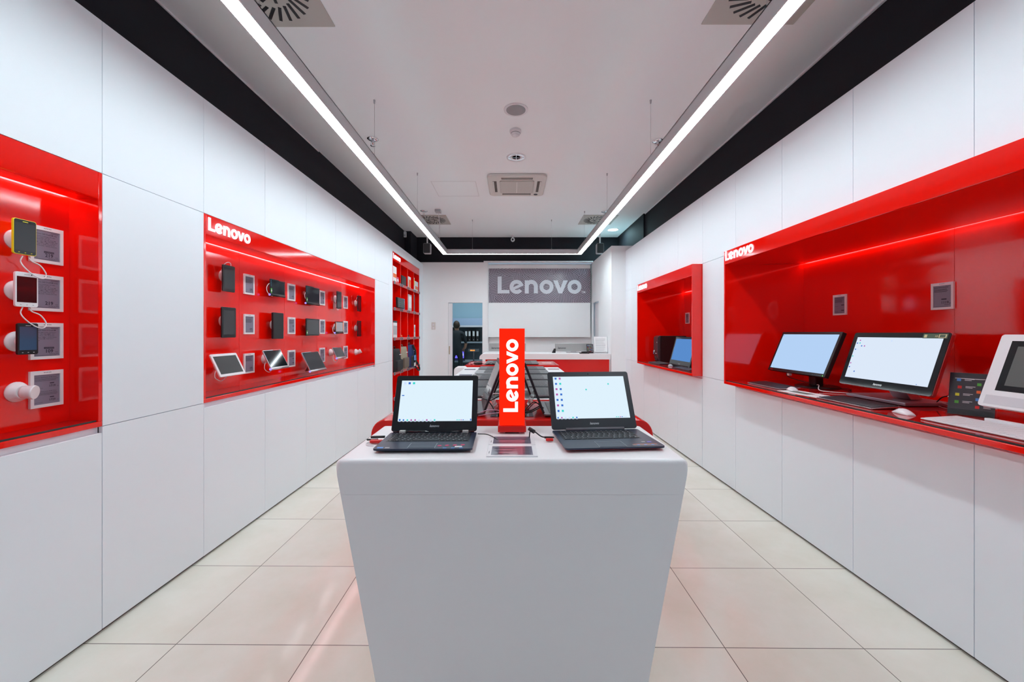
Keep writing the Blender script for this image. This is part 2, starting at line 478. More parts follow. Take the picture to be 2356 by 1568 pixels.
# sliding door leaf edge showing at the left of the opening
b = MB(); b.box(DX0+.004, DX0+.085, YB+.03, YB+.07, .012, DZ-.012, 0)
d1 = struct(b, 'door_1', [WPL, ALU])
b = MB(); rbox(b, DX0+.012, DX0+.036, YB+.026, YB+.03, .93, 1.10, .006); b.build('door_pull', mat('brushed_brass', (.45, .38, .28, 1), .4, metal=.6), d1)
b = MB(); b.box(1.74, 1.78, 7.87, 8.50, .012, 1.99); struct(b, 'door_2', WPL)

# ------------------------------------------------------------ ceiling light line (U shape)
b = MB(); e = MB()
zb, zt = 2.760, 2.845
xo, xi, xo2, xi2 = -1.224, -1.140, 1.232, 1.150
ye, yo = 7.13, 7.20; FY0 = 0.3
lamp = thing('light_line', 'long suspended aluminium light line in a U around the whole shop ceiling', 'ceiling light', (0, 3, zb))
t_ = .006
for x0, x1 in ((xo, xi), (xi2, xo2)):
    b.box(x0, x0+t_, FY0, yo, zb, zt); b.box(x1-t_, x1, FY0, ye, zb, zt); b.box(x0, x1, FY0, yo, zt-.006, zt)
b.box(xo, xo2, yo-t_, yo, zb, zt); b.box(xi, xi2, ye, ye+t_, zb, zt); b.box(xi, xi2, ye, yo, zt-.006, zt)
o = b.build('profile', ALU, lamp); o.matrix_parent_inverse = Matrix.Translation((0, -3, -zb))
for x0, x1 in ((xo, xi), (xi2, xo2)): e.box(x0+t_, x1-t_, FY0, yo-t_, zb+.001, zb+.006)
e.box(xi-t_, xi2+t_, ye+t_, yo-t_, zb+.001, zb+.006)
o = e.build('diffuser', E_STRIP, lamp); o.matrix_parent_inverse = Matrix.Translation((0, -3, -zb))
for x, y in ((-1.182, 1.9), (1.191, 1.9), (-1.182, 3.49), (1.191, 3.49), (-1.182, 5.08), (1.191, 5.09), (-1.182, 6.674), (1.191, 6.674), (-.697, 7.165), (.697, 7.165)):
    b = MB(); b.cyl((x, y, zt-.01), (x, y, CEILZ), .0012, seg=6); b.cyl((x, y, CEILZ-.03), (x, y, CEILZ), .006, .009, seg=10); b.cyl((x, y, zt), (x, y, zt+.02), .005, seg=8)
    o = b.build('suspension_wire', LGT, lamp); o.matrix_parent_inverse = Matrix.Translation((0, -3, -zb))
b = MB(); b.box(-1.245, -1.155, 6.55, 6.66, CEILZ-.04, CEILZ)
o = b.build('power_canopy', LGT, lamp); o.matrix_parent_inverse = Matrix.Translation((0, -3, -zb))
b = MB(); b.tube([(-1.20, 6.62, CEILZ-.04), (-1.185, 6.63, CEILZ-.2), (-1.19, 6.64, CEILZ-.4), (-1.185, 6.64, zt)], .004)
o = b.build('power_cable', CABLEW, lamp); o.matrix_parent_inverse = Matrix.Translation((0, -3, -zb))

# ------------------------------------------------------------ ceiling fittings
def diffuser_plate(label, cx, cy):
    t = thing('air_diffuser', label, 'air diffuser', (cx, cy, CEILZ), group='swirl diffusers in the ceiling')
    b = MB(); b.box(-.297, .297, -.297, .297, -.008, 0); b.build('plate', mat('diffuser_plate', (.52, .51, .47, 1), .5), t, bevel=.002)
    b = MB()
    for k in range(24):
        b.M = Matrix.Rotation(2*PI*k/24, 4, 'Z') @ Matrix.Translation((.19, 0, 0)) @ Matrix.Rotation(.45, 4, 'Z')
        b.box(-.058, .058, -.009, .009, -.0105, -.006)
    for k in range(8):
        b.M = Matrix.Rotation(2*PI*k/8+.3, 4, 'Z') @ Matrix.Translation((.072, 0, 0)) @ Matrix.Rotation(.7, 4, 'Z')
        b.box(-.042, .042, -.008, .008, -.0105, -.006)
    b.build('swirl_slots', BLK, t)
    return t
diffuser_plate('square swirl air diffuser at the top left of the photo above the near light line', -1.448, 2.35)
diffuser_plate('square swirl air diffuser at the top right of the photo beside the near light line', 1.52, 2.33)
diffuser_plate('far square swirl air diffuser on the left with the power cable hanging in front', -1.417, 7.167)
diffuser_plate('far square swirl air diffuser on the right beside the lit cool downlight', 1.509, 7.167)
t = thing('ceiling_speaker', 'round white ceiling loudspeaker with grey mesh, nearest fitting on the ceiling centre line', 'speaker', (.035, 3.638, CEILZ))
b = MB(); b.lathe((0, 0, 0), [(.109, 0), (.108, -.006), (.094, -.009), (.088, -.006)]); b.build('rim', WPL, t)
b = MB(); b.lathe((0, 0, 0), [(.087, -.004), (.086, -.008), (.05, -.010), (.01, -.011)]); b.build('grille', mat('speaker_mesh', (.36, .36, .37, 1), .6, bump=.8, bscale=900), t)
t = thing('smoke_detector', 'small white round smoke detector between the speaker and the downlight', 'smoke detector', (.035, 4.01, CEILZ))
b = MB(); b.lathe((0, 0, 0), [(.056, 0), (.056, -.018), (.050, -.026), (.046, -.028)]); b.build('base', WPL, t)
b = MB(); b.lathe((0, 0, 0), [(.046, -.028), (.045, -.040), (.030, -.056), (.010, -.068), (.004, -.070)]); b.build('sensor_head', WPL, t)
b = MB()
for k in range(4): b.lathe((0, 0, 0), [(.0472-.004*k, -.031-.006*k), (.0472-.004*k, -.033-.006*k), (.0465-.004*k, -.033-.006*k)])
b.build('vent_slits', DKG, t)
def downlight(label, x, y, lit):
    t = thing('downlight', label, 'downlight', (x, y, CEILZ))
    b = MB(); b.lathe((0, 0, 0), [(.113, 0), (.112, -.006), (.098, -.008), (.094, -.002)]); b.build('rim', WPL, t)
    b = MB()
    n = 28
    for i in range(n):       # open reflector bowl going up, drawn as a shallow ring of facets below the ceiling
        a0, a1 = 2*PI*i/n, 2*PI*(i+1)/n
        b.quad([(.094*math.cos(a0), .094*math.sin(a0), -.003), (.094*math.cos(a1), .094*math.sin(a1), -.003), (.05*math.cos(a1), .05*math.sin(a1), -.0012), (.05*math.cos(a0), .05*math.sin(a0), -.0012)])
    b.build('reflector', E_CYAN if lit else CHROME, t)
    b = MB(); b.cyl((0, 0, -.002), (0, 0, -.0005), .05, seg=20); b.build('lamp_recess', E_CYAN if lit else DKG, t)
    b = MB(); b.box(-.09, .09, -.003, .003, -.006, -.003); b.box(-.003, .003, -.09, .09, -.006, -.003); b.build('cross_blade', CHROME, t)
downlight('unlit chrome downlight between the smoke detector and the air conditioner', .048, 4.625, False)
downlight('lit cool white downlight at the far right of the ceiling', 1.953, 7.86, True)
# cassette air conditioner
t = thing('air_conditioner', 'white ceiling cassette air conditioner with a square central grille', 'air conditioner', (.064, 5.46, CEILZ))
b = MB(); rbox(b, -.38, .38, -.38, .38, -.035, 0, .07, 'z'); b.build('panel', CREAM, t, bevel=.012, bseg=3)
b = MB(); rbox(b, -.225, .225, -.225, .225, -.047, -.033, .03, 'z'); b.build('grille', mat('ac_grille', (.56, .54, .50, 1), .6), t, bevel=.004)
b = MB()
for i in range(26):
    x = -.20+.40*i/25; b.box(x-.0015, x+.0015, -.20, .20, -.0485, -.046)
b.box(-.008, .008, -.2, .2, -.049, -.046); b.build('grille_ribs', CREAM, t)
for k in range(4):
    b = MB(); b.M = Matrix.Rotation(k*PI/2, 4, 'Z')
    b.box(-.20, .20, -.315, -.265, -.0365, -.032); o = b.build('outlet_slot', mat('ac_slot_dark', (.10, .09, .08, 1), .7), t)
    b = MB(); b.M = Matrix.Rotation(k*PI/2, 4, 'Z') @ Matrix.Translation((0, -.305, -.036)) @ Matrix.Rotation(.45, 4, 'X')
    b.box(-.195, .195, -.018, .018, -.003, .003); b.build('louvre', CREAM, t, bevel=.002)
b = MB(); b.lathe((.27, .30, -.034), [(.028, 0), (.028, -.004), (.02, -.006)]); b.build('receiver', DKG, t)
# sprinklers
def sprinkler(label, x, y):
    t = thing('fire_sprinkler', label, 'sprinkler', (x, y, CEILZ), group='chrome sprinklers in the ceiling')
    b = MB(); b.lathe((0, 0, 0), [(.058, 0), (.057, -.006), (.04, -.012), (.018, -.014)]); b.build('escutcheon', CHROME, t)
    b = MB(); b.cyl((0, 0, -.012), (0, 0, -.04), .012, .009, 12); b.tube([(.012, 0, -.03), (.018, 0, -.05), (.004, 0, -.068)], .003); b.tube([(-.012, 0, -.03), (-.018, 0, -.05), (-.004, 0, -.068)], .003); b.build('nozzle', CHROME, t)
    b = MB(); b.cyl((0, 0, -.036), (0, 0, -.064), .004, seg=8); b.build('glass_bulb', mat('sprinkler_bulb', (.5, .15, .1, 1), .2), t)
    b = MB(); b.lathe((0, 0, 0), [(.004, -.068), (.024, -.069), (.024, -.071), (.004, -.072)]); b.build('deflector', CHROME, t)
sprinkler('chrome sprinkler near the front left suspension wire', -1.434, 4.186)
sprinkler('chrome sprinkler beside the right light line, near one', 1.518, 4.23)
sprinkler('far chrome sprinkler left of the power canopy', -1.441, 6.65)
sprinkler('far chrome sprinkler by the right light line next to the air diffuser', 1.528, 6.69)
# security camera and motion detector, box speakers
t = thing('security_camera', 'small white dome security camera on the ceiling edge above the wall sign', 'camera', (.015, 8.33, CEILZ))
b = MB(); b.cyl((0, 0, 0), (0, 0, -.02), .045, seg=20); b.cyl((0, 0, -.02), (0, 0, -.05), .014, seg=12); b.build('mount', WPL, t)
b = MB(); b.ball((0, 0, -.085), .042, .042, .045); b.build('dome_body', WPL, t)
b = MB(); b.cyl((0, -.036, -.09), (0, -.046, -.092), .02, seg=16); b.build('lens', BLKG, t)
t = thing('motion_detector', 'small white motion detector on the black wall above the red shelf unit', 'detector', (-2.09, 7.93, 3.30))
b = MB(); rbox(b, -.028, .028, -.02, .03, -.06, .05, .012); b.box(-.012, .012, .02, .04, .03, .05); b.build('housing', WPL, t, bevel=.006)
b = MB(); b.box(-.018, .018, -.023, -.02, -.045, -.01); b.build('detector_window', LGT, t)
for x, lb in ((-1.585, 'dark box loudspeaker on a white pole under the ceiling at the back left'), (1.645, 'dark box loudspeaker on a white pole under the ceiling at the back right')):
    t = thing('box_speaker', lb, 'speaker', (x, 7.6, CEILZ), group='box loudspeakers hanging from the ceiling')
    b = MB(); b.cyl((0, 0, 0), (0, 0, -.33), .014, seg=12); b.cyl((0, 0, 0), (0, 0, -.01), .035, seg=16); b.build('pole', WPL, t)
    b = MB(); rbox(b, -.066, .066, -.04, .07, -.515, -.325, .018, 'y'); b.build('cabinet', LGT, t, bevel=.006)
    b = MB(); rbox(b, -.060, .060, -.046, -.04, -.509, -.331, .015, 'y'); b.build('grille', mat('dark_speaker_grille', (.05, .055, .06, 1), .6), t)

# ------------------------------------------------------------ niches and base cabinets
def niche(label, P, R, sgn, ua, ub, zb, zt, fh, depth, pro, seam, logo=True, group='red lit display niches'):
    """local x 0..L from the viewer's left to right; y into the wall; built between zb and zt"""
    L = ub-ua; u_root = ua if sgn > 0 else ub
    t = thing('display_niche', label, 'display niche', P(u_root, 0, 0), (0, 0, R), group)
    e = .017; f = -pro
    zs = zb+.024
    b = MB(); x = e
    nb = max(1, round(L/seam))
    for i in range(nb):
        x0 = L*i/nb; x1 = L*(i+1)/nb
        b.box(max(x0, 0)+(.0012 if i else 0), x1-(.0012 if i < nb-1 else 0), depth, depth+.015, zs-.02, zt-.02)
    b.build('back_panel', RED, t)
    b = MB(); b.box(0, L, f+.02, depth-.028, zt-fh, zt-fh+.012); b.box(e, L-e, f+.02, depth+.015, zt-.012, zt); b.build('soffit', RED, t)
    b = MB(); b.box(0, L, f, depth+.015, zb, zs); b.build('shelf', RED, t, bevel=.002)
    for x0 in (0, L-e):
        b = MB(); b.box(x0, x0+e, f, depth+.015, zs, zt-.0); b.build('side_panel', RED, t, bevel=.002)
    b = MB(); b.box(e, L-e, f, f+.02, zt-fh, zt); b.build('fascia', RED, t, bevel=.003)
    b = MB(); b.box(e, L-e, depth-.026, depth-.004, zt-fh+.010, zt-fh+.016); b.build('light_strip', E_LED2 if depth > .4 else E_LED, t)
    b = MB(); b.box(e+.002, L-e-.002, f+.012, depth-.002, zs+.001, zs+.007); b.build('glass_shelf_cover', mat('glass_over_red', (.42, .008, .008, 1), .04, spec=.6), t)
    b = MB(); b.box(e+.002, L-e-.002, f+.008, f+.012, zs+.0, zs+.0075); b.build('glass_edge', mat('dark_glass_edge', (.03, .04, .04, 1), .2), t)
    if logo:
        b = MB(); word(b, .080, f-.006, f-.002, 0, .032, zt-fh+.028); b.build('lit_letters', E_LOGO, t)
    return t
niche('red glossy display niche with phones cut off at the left edge of the photo', PL, RL, 1, N1[0], N1[1], ZD_L, ZU_L, .122, .134, .0, .6075, logo=False)
niche('long red display niche of tablets and phones in the left wall', PL, RL, 1, N2[0], N2[1], ZD_L, ZU_L, .124, .197, .0, .6075)
niche('short red niche with a tower computer in the right wall near the counter', PR, RR, -1, N3[0], N3[1], ZD_R, ZU_R, .118, .575, .10, .9)
niche('long deep red niche with desktop computers in the right wall', PR, RR, -1, N4[0], N4[1], ZD_R, ZU_R, .112, .575, .10, 1.2)
def base_cabinet(label, P, R, sgn, ua, ub, top, n):
    L = ub-ua; u_root = ua if sgn > 0 else ub
    t = thing('base_cabinet', label, 'cabinet', P(u_root, 0, 0), (0, 0, R), 'white base cabinets under the niches')
    b = MB(); b.box(.002, L-.002, .0195, .11, .03, top-.003); b.build('carcass', WHITE, t)
    for i in range(n):
        b = MB(); b.box(L*i/n+.0016, L*(i+1)/n-.0016, 0, .018, Z0, top-.030); b.build('door', WHITE, t, bevel=.001)
base_cabinet('white base cabinet under the phone niche at the left edge', PL, RL, 1, N1[0], N1[1], ZD_L, 3)
base_cabinet('white five-door base cabinet under the long tablet niche', PL, RL, 1, N2[0], N2[1], ZD_L, 5)
base_cabinet('white base cabinet under the short tower computer niche', PR, RR, -1, N3[0], N3[1], ZD_R, 3)
base_cabinet('white base cabinet under the long desktop computer niche', PR, RR, -1, N4[0], N4[1], ZD_R, 4)

# ------------------------------------------------------------ price displays
def price_display(label, loc, R, style='bars', head=None, lines=None, badge=None, price=None, sub=None, group='electronic price displays in the niches', w=.123, h=.155):
    t = thing('price_display', label, 'price display', loc, (0, 0, R), group)
    b = MB(); bd = .0125
    b.box(-w/2, w/2, -.010, 0, -h/2, -h/2+bd); b.box(-w/2, w/2, -.010, 0, h/2-bd-.004, h/2)
    b.box(-w/2, -w/2+bd, -.010, 0, -h/2+bd, h/2-bd-.004); b.box(w/2-bd, w/2, -.010, 0, -h/2+bd, h/2-bd-.004)
    b.box(-w/2+bd, w/2-bd, -.004, 0, -h/2+bd, h/2-bd-.004)
    b.build('frame', WPL, t)
    sw, sh = w-2*bd, h-2*bd-.004
    b = MB(); b.box(-sw/2, sw/2, -.0065, -.004, -h/2+bd, h/2-bd-.004); b.build('screen', EINK, t)
    b = MB(); y = -.0072
    for k in range(5): b.quad([(-.014+.006*k, -.0105, h/2-.009), (-.011+.006*k, -.0105, h/2-.009), (-.011+.006*k, -.0105, h/2-.006), (-.014+.006*k, -.0105, h/2-.006)])
    rx = sw/2-.004; lx = -sw/2+.004; zt = h/2-bd-.008
    def bar(x0, x1, z, th=.0012): b.quad([(x0, y, z), (x1, y, z), (x1, y, z+th), (x0, y, z+th)])
    rnd = random.Random(label)
    if style == 'full':
        bar(rx-.030, rx-.003, zt-.004, .0015)
        put_text(b, head, lx, y, zt-.014, .0082, bold=.003)
        z = zt-.023
        for ln in lines:
            put_text(b, ln, lx, y, z, .0056, bold=.003); z -= .0066
        if badge: b.quad([(rx-.056, y, -.034), (rx-.018, y, -.034), (rx-.018, y, -.026), (rx-.056, y, -.026)])
        put_text(b, price, rx-.052, y, -.050, .0205, bold=.022); put_text(b, 'EUR', rx-.003+.0, y, -.050, .0055, align='RIGHT')
        put_text(b, sub, rx, y, -.0575, .0055, align='RIGHT')
        bar(lx, rx-.01, -h/2+bd+.003, .0012); bar(lx, lx+.012, -h/2+bd+.008, .001)
    elif style == 'double':
        for z0 in (0.0, -.060):
            put_text(b, head, lx, y, zt-.010+z0, .0064, bold=.003)
            for k in range(3): bar(lx, rx-.002-.012*rnd.random(), zt-.015-.004*k+z0, .0010)
            bar(rx-.034, rx-.018, zt-.036+z0, .004)
            put_text(b, price[0] if z0 == 0 else price[1], rx-.0375, y, zt-.050+z0, .0125, bold=.02)
            put_text(b, 'EUR', rx, y, zt-.050+z0, .004, align='RIGHT')
            bar(lx, lx+.03, zt-.054+z0, .0008)
    elif style == 'list':
        for k, p in enumerate(price):
            z = zt-.012-.022*k
            for j in range(2): bar(lx, lx+.05+.01*rnd.random(), z-.004*j, .0012)
            put_text(b, p, rx-.028, y, z-.003, .013, bold=.02)
    else:
        bar(rx-.028, rx-.004, zt-.002)
        bar(lx, rx-.012, zt-.009, .003)
        z = zt-.018
        for k in range(rnd.choice((4, 5, 6))):
            bar(lx, rx-.004-.02*rnd.random(), z, .0022); z -= .0052
        if badge: bar(rx-.050, rx-.022, -.022, .007)
        if price:
            put_text(b, price, rx-(.052 if len(price) > 3 else .040), y, -.045, .021, bold=.02)
            bar(rx-.008, rx, -.045, .003)
            bar(rx-.034, rx-.004, -.052, .002)
        else:
            for k in range(2):
                bar(rx-.030, rx-.004, -.006-.04*k, .0065); bar(lx, lx+.03, -.012-.04*k, .0015)
        bar(lx, rx-.015, -h/2+bd+.004, .0012)
    if style == 'full' and badge:
        put_text(b, badge, rx-.037, y-.0004, -.0330, .0072, align='CENTER', m=1)
    b.build('print', [INK, EINK], t)
    return t
lines60 = ['Qualcomm Snapdragon 410 64bit', '4-core 1,2Ghz / 5,0" HD', '1280x720 IPS / 4G LTE / Dual SIM', 'Micro + Nano SIM / 2GB RAM / 8GB', 'ROM / 13Mpx + 5Mpx / 2150mAh /', 'microSD do 32GB / Android 4.4', 'Slovensky jazyk / Oficialna Slovenska']
lines20 = ['MediaTek MT6 6735m QuadCore /', '1GHz / 1GB / 8GB eMMC / 4,5"', '5Mpx / Wi-Fi / LTE / Bluetooth /', 'fotoaparat 5,0Mpx + predna kamera', '2Mpx / Dual SIM / Android 5.1', 'Lollipop']
u1 = 1.7475; n1_ = -.134+.0
price_display('price display reading 219 with the word DOPREDAJ, beside the yellow phone', PL(u1, n1_, 1.745), RL, 'full', 'Lenovo S60 DualSIM zlty', lines60, 'DOPREDAJ', '219', '182,50€ bez DPH')
price_display('price display reading 219 beside the white phone', PL(u1, n1_, 1.540), RL, 'full', 'Lenovo S60 DualSIM biely', lines60, None, '219', '182,50€ bez DPH')
price_display('price display reading 109 with the word NOVINKA, beside the black phone', PL(u1, n1_, 1.3345), RL, 'full', 'Lenovo A2010 DualSIM', lines20, 'NOVINKA', '109', '90,83€ bez DPH')
price_display('price display reading 1719 and 1729, lowest in the phone niche', PL(u1, n1_, 1.130), RL, 'double', 'Lenovo IdeaCentre A740 Silver', None, None, ('1719', '1729'))
us = (3.18, 3.785, 4.39, 5.0); zs_ = (1.748, 1.438, 1.133)
pr = {(0, 0): '259', (0, 1): '409', (0, 2): '269', (1, 0): '409'}
cn = ('first', 'second', 'third', 'fourth'); rn = ('top', 'middle', 'bottom')
for i, u in enumerate(us):
    for j, z in enumerate(zs_):
        p = pr.get((i, j))
        lab = 'white-framed price display, %s column from the left, %s row of the tablet niche' % (cn[i], rn[j])
        price_display(lab, PL(u, -.197, z), RL, 'bars', price=p)
price_display('price display reading 1119 on the back of the long desktop niche', PR(2.355, -.575, 1.583), RR, 'bars', badge='x', price='1119')
price_display('dark price display on the back of the long desktop niche above the black monitor', PR(3.09, -.575, 1.583), RR, 'bars')
price_display('price display on the back of the short tower computer niche', PR(5.755, -.575, 1.58), RR, 'bars')

# ------------------------------------------------------------ mounts, phones, tablets
MOUNT = {}
def mount(label, loc, R, length=.044, cable=None, yaw=0, tilt=0, group='white round security mounts'):
    """local y into wall; base at y=0, head at y=-length"""
    t = thing('device_mount', label, 'security mount', loc, (0, 0, R), group)
    key = (round(length, 3), yaw, tilt)
    if key not in MOUNT:
        b = MB(); b.lathe((0, 0, 0), [(.041, 0), (.041, -.005), (.036, -length*.22), (.029, -length*.36), (.027, -length*.50)], 'y', 28); o = b.build('base', WPL, t)
        b = MB(); b.M = Matrix.Translation((0, -length*.50, 0)) @ Matrix.Rotation(yaw, 4, 'Z') @ Matrix.Rotation(tilt, 4, 'X')
        b.lathe((0, 0, 0), [(.024, .006), (.026, 0), (.026, -length*.30), (.029, -length*.42), (.027, -length*.50)], 'y', 28)
        o2 = b.build('head', WPL, t); MOUNT[key] = (o.data, o2.data)
    else:
        for nm, d in zip(('base', 'head'), MOUNT[key]):
            o = bpy.data.objects.new(nm, d); COL.objects.link(o); o.parent = t
    if cable:
        b = MB(); b.tube(cable, .0022 if len(cable) > 2 else .002); b.build('charging_cable', CABLEW, t)
    return t
def tablet(name, cat, label, loc, R, w, h, body=BLK, screen=GREYG, tilt=0, t_=.009, bez=(.008, .016, .016), roll=None, extra=None, group=None, yaw=0):
    """local: centred, back at y=0, front face at y=-t_"""
    t = thing(name, label, cat, loc, (tilt, 0, R+yaw), group)
    b = MB(); r = min(.009, w*.1)
    rbox(b, -w/2, w/2, -t_, 0, -h/2, h/2, r); bd_ = b.build('body', body, t, bevel=.0012)
    sx, st, sb = bez
    b = MB(); b.box(-w/2+sx, w/2-sx, -t_-.0006, -t_, -h/2+sb, h/2-st)
    b.build('screen', screen, t)
    if roll:
        b = MB(); b.cyl((-w/2, -.002, -h/2-.004), (w/2, -.002, -h/2-.004), .0105, seg=20); br = b.build('battery_roll', roll, t)
        b = MB(); b.lathe((-w/2, -.002, -h/2-.004), [(.009, 0), (.009, -.002), (.0055, -.002), (.0055, 0)], 'x', 20); b.build('ring_light', E_VIO, br)
    if extra: extra(t, w, h, t_)
    return t
def icons_side(t, w, h, y):
    b = MB()
    for k in range(4):
        b.quad([(-w/2+.006, -y-.0009, h/2-.02-.014*k), (-w/2+.011, -y-.0009, h/2-.02-.014*k), (-w/2+.011, -y-.0009, h/2-.015-.014*k), (-w/2+.006, -y-.0009, h/2-.015-.014*k)], 0)
    b.quad([(w*.05, -y-.0009, h/2-.007), (w/2-.012, -y-.0009, h/2-.007), (w/2-.012, -y-.0009, h/2-.002), (w*.05, -y-.0009, h/2-.002)], 1)
    for k in range(5):
        b.quad([(w/2-.010, -y-.0009, h/2-.022-.012*k), (w/2-.005, -y-.0009, h/2-.022-.012*k), (w/2-.005, -y-.0009, h/2-.017-.012*k), (w/2-.010, -y-.0009, h/2-.017-.012*k)], 1)
    b.build('printed_film', [CYANP, REDM], t)
def green_side(t, w, h, y):
    icons_side(t, w, h, y)
    b = MB(); b.box(-w/2+.003, -w/2+.020, -y-.002, -y-.0008, -h/2+.012, -h/2+.050, 0); b.box(-w/2+.006, -w/2+.017, -y-.003, -y-.002, -h/2+.022, -h/2+.038, 1); b.build('green_tag', [GREENP, WPL], t)
def green_only(t, w, h, y):
    b = MB(); b.box(-w/2+.003, -w/2+.020, -y-.002, -y-.0008, -h/2+.012, -h/2+.050, 0); b.box(-w/2+.006, -w/2+.017, -y-.003, -y-.002, -h/2+.022, -h/2+.038, 1); b.build('green_tag', [GREENP, WPL], t)
def phone_bits(mt):
    def f(t, w, h, y):
        b = MB(); rbox(b, -.009, .009, -y-.0010, -y-.0002, h/2-.0105, h/2-.0080, .001); b.build('earpiece', mt, t)
        b = MB()
        for x in (-w*.27, 0, w*.27): b.box(x-.0022, x+.0022, -y-.0010, -y-.0002, -h/2+.007, -h/2+.0095)
        b.build('touch_buttons', mt, t)
        b = MB(); b.cyl((w*.2, -y-.001, h/2-.009), (w*.2, -y-.0002, h/2-.009), .0022, seg=12); b.build('front_camera', BLKG, t)
    return f
# niche 1: three phones and one empty mount
zm = (1.745, 1.540, 1.3345, 1.130); um = 1.645
capA = [(-.018, -.048, -.068), (-.026, -.050, -.092), (-.014, -.056, -.118), (.015, -.062, -.145), (.045, -.060, -.150), (.058, -.055, -.130), (.042, -.050, -.098), (.014, -.048, -.084), (.004, -.046, -.070)]
mount('white mount behind the yellow phone', PL(um, -.134, zm[0]), RL, cable=capA)
mount('white mount behind the white phone', PL(um, -.134, zm[1]), RL, cable=capA)
mount('white mount behind the black phone', PL(um, -.134, zm[2]), RL)
mount('bare white mount with no phone on it, bottom of the phone niche', PL(um, -.134, zm[3]), RL, length=.066, yaw=.4, tilt=.1)
fr = mat('phone_glass_black', (.030, .033, .036, 1), .08, spec=.5)
def yface(t, w, h, y):
    b = MB(); rbox(b, -w/2+.0018, w/2-.0018, -y-.0003, -y+.001, -h/2+.0018, h/2-.0018, .007); b.build('front_glass', fr, t)
    phone_bits(YELLOW)(t, w, h, y)
tablet('smartphone', 'phone', 'yellow smartphone with a black front on the top mount of the phone niche', PL(1.630, -.088, 1.752), RL, .077, .140, YELLOW, GREYG, bez=(.004, .015, .016), t_=.009, extra=yface, group='phones in the left-edge niche')
tablet('smartphone', 'phone', 'white smartphone with a dark red reflection on its screen, below the yellow one', PL(1.636, -.088, 1.543), RL, .077, .139, WPL, mat('screen_red_reflection', (.035, .008, .010, 1), .05), bez=(.005, .018, .018), extra=phone_bits(LGT), group='phones in the left-edge niche')  # the red reflection is put into the screen's base colour
tablet('smartphone', 'phone', 'small black smartphone below the white one', PL(1.640, -.088, 1.345), RL, .070, .126, BLK, mat('screen_blue_grey', (.05, .08, .14, 1), .06), bez=(.006, .014, .018), extra=phone_bits(LGT), group='phones in the left-edge niche')

# niche 2
D = -.197
def mnt2(lb, u, z, cable=None): return mount(lb, PL(u, D, z), RL, length=.043, cable=cable)
cl = [(-.10, -.046, .0), (-.125, -.045, .015), (-.15, -.04, -.02), (-.145, -.045, -.06), (-.10, -.05, -.085), (-.06, -.045, -.08)]
cu = [(.012, -.050, .066), (.011, -.050, .088), (-.008, -.045, .096), (-.035, -.035, .075), (-.045, -.02, .02), (-.03, -.008, -.03)]
dev = dict(group='tablets and phones in the long left niche')
mnt2('white mount of the tall tablet in the top left of the long left niche', 2.9, 1.776, cu)
tablet('tablet', 'tablet', 'black portrait tablet, first in the top row of the long left niche', PL(2.888, -.152, 1.755), RL, 0.123, 0.187, extra=None, bez=(.009, .018, .020), **dev)
mnt2('white mount of the tall tablet in the middle left of the long left niche', 2.9, 1.454, cu)
tablet('tablet', 'tablet', 'large black portrait tablet, first in the middle row of the long left niche', PL(2.888, -.152, 1.444), RL, 0.144, 0.215, bez=(.012, .022, .022), **dev)
mnt2('white mount of the second device in the top row of the long left niche', 3.5, 1.765, cl)
tablet('tablet', 'tablet', 'black landscape tablet, second in the top row of the long left niche', PL(3.487, -.152, 1.758), RL, 0.216, 0.129, BLK, BLKG, roll=BLK, bez=(.012, .010, .012), extra=green_side, **dev)
mnt2('white mount of the second device in the middle row of the long left niche', 3.5, 1.439)
tablet('tablet', 'tablet', 'plain matt black slab device, second in the middle row of the long left niche', PL(3.483, -.152, 1.431), RL, 0.154, 0.223, BLK, BLK, t_=.016, bez=(.006, .006, .006), **dev)
mnt2('white mount of the third device in the top row of the long left niche', 4.11, 1.765, cl)
tablet('tablet', 'tablet', 'large landscape tablet, third in the top row of the long left niche', PL(4.098, -.152, 1.75), RL, 0.271, 0.169, BLK, BLKG, roll=BLK, bez=(.012, .010, .012), extra=green_side, **dev)
mnt2('white mount of the third device in the middle row of the long left niche', 4.11, 1.439)
tablet('tablet', 'tablet', 'dark grey screened landscape tablet, third in the middle row of the long left niche', PL(4.095, -.152, 1.428), RL, 0.266, 0.169, BLK, GREYG, bez=(.010, .010, .012), extra=green_only, **dev)
mnt2('white mount of the slim phone in the top row of the long left niche', 4.72, 1.765, [(-.02, -.050, -.10), (-.02, -.050, -.118), (-.04, -.048, -.130), (-.062, -.042, -.10), (-.055, -.03, -.04), (-.02, -.01, -.01)])
tablet('smartphone', 'phone', 'tall black phone, fourth in the top row of the long left niche', PL(4.713, -.152, 1.75), RL, 0.121, 0.2, BLK, GREYG, bez=(.008, .018, .020), **dev)
mnt2('white mount of the small tablet in the middle row of the long left niche', 4.72, 1.439, cl)
def orange_side(t, w, h, y):
    b = MB(); b.box(-w/2+.002, -w/2+.016, -y-.0016, -y-.0008, -.03, h/2-.004); b.box(w/2-.02, w/2-.004, -y-.0016, -y-.0008, -h/2+.03, h/2-.004); b.build('orange_film', ORANGE, t)
tablet('tablet', 'tablet', 'small tablet with orange film strips, fourth in the middle row of the long left niche', PL(4.717, -.152, 1.439), RL, 0.216, 0.126, BLK, LGT, roll=BLK, bez=(.012, .010, .012), extra=orange_side, **dev)
for z, lb in ((1.755, 'top'), (1.428, 'middle')):
    mnt2('white mount of the last phone in the %s row of the long left niche' % lb, 5.33, z+.005, cu)
    tablet('smartphone', 'phone', 'black phone at the right-hand end of the %s row of the long left niche' % lb, PL(5.328, -.152, z), RL, 0.121, 0.206, BLK, mat('screen_deep_red', (.03, .004, .008, 1), .06), bez=(.008, .018, .020), **dev)
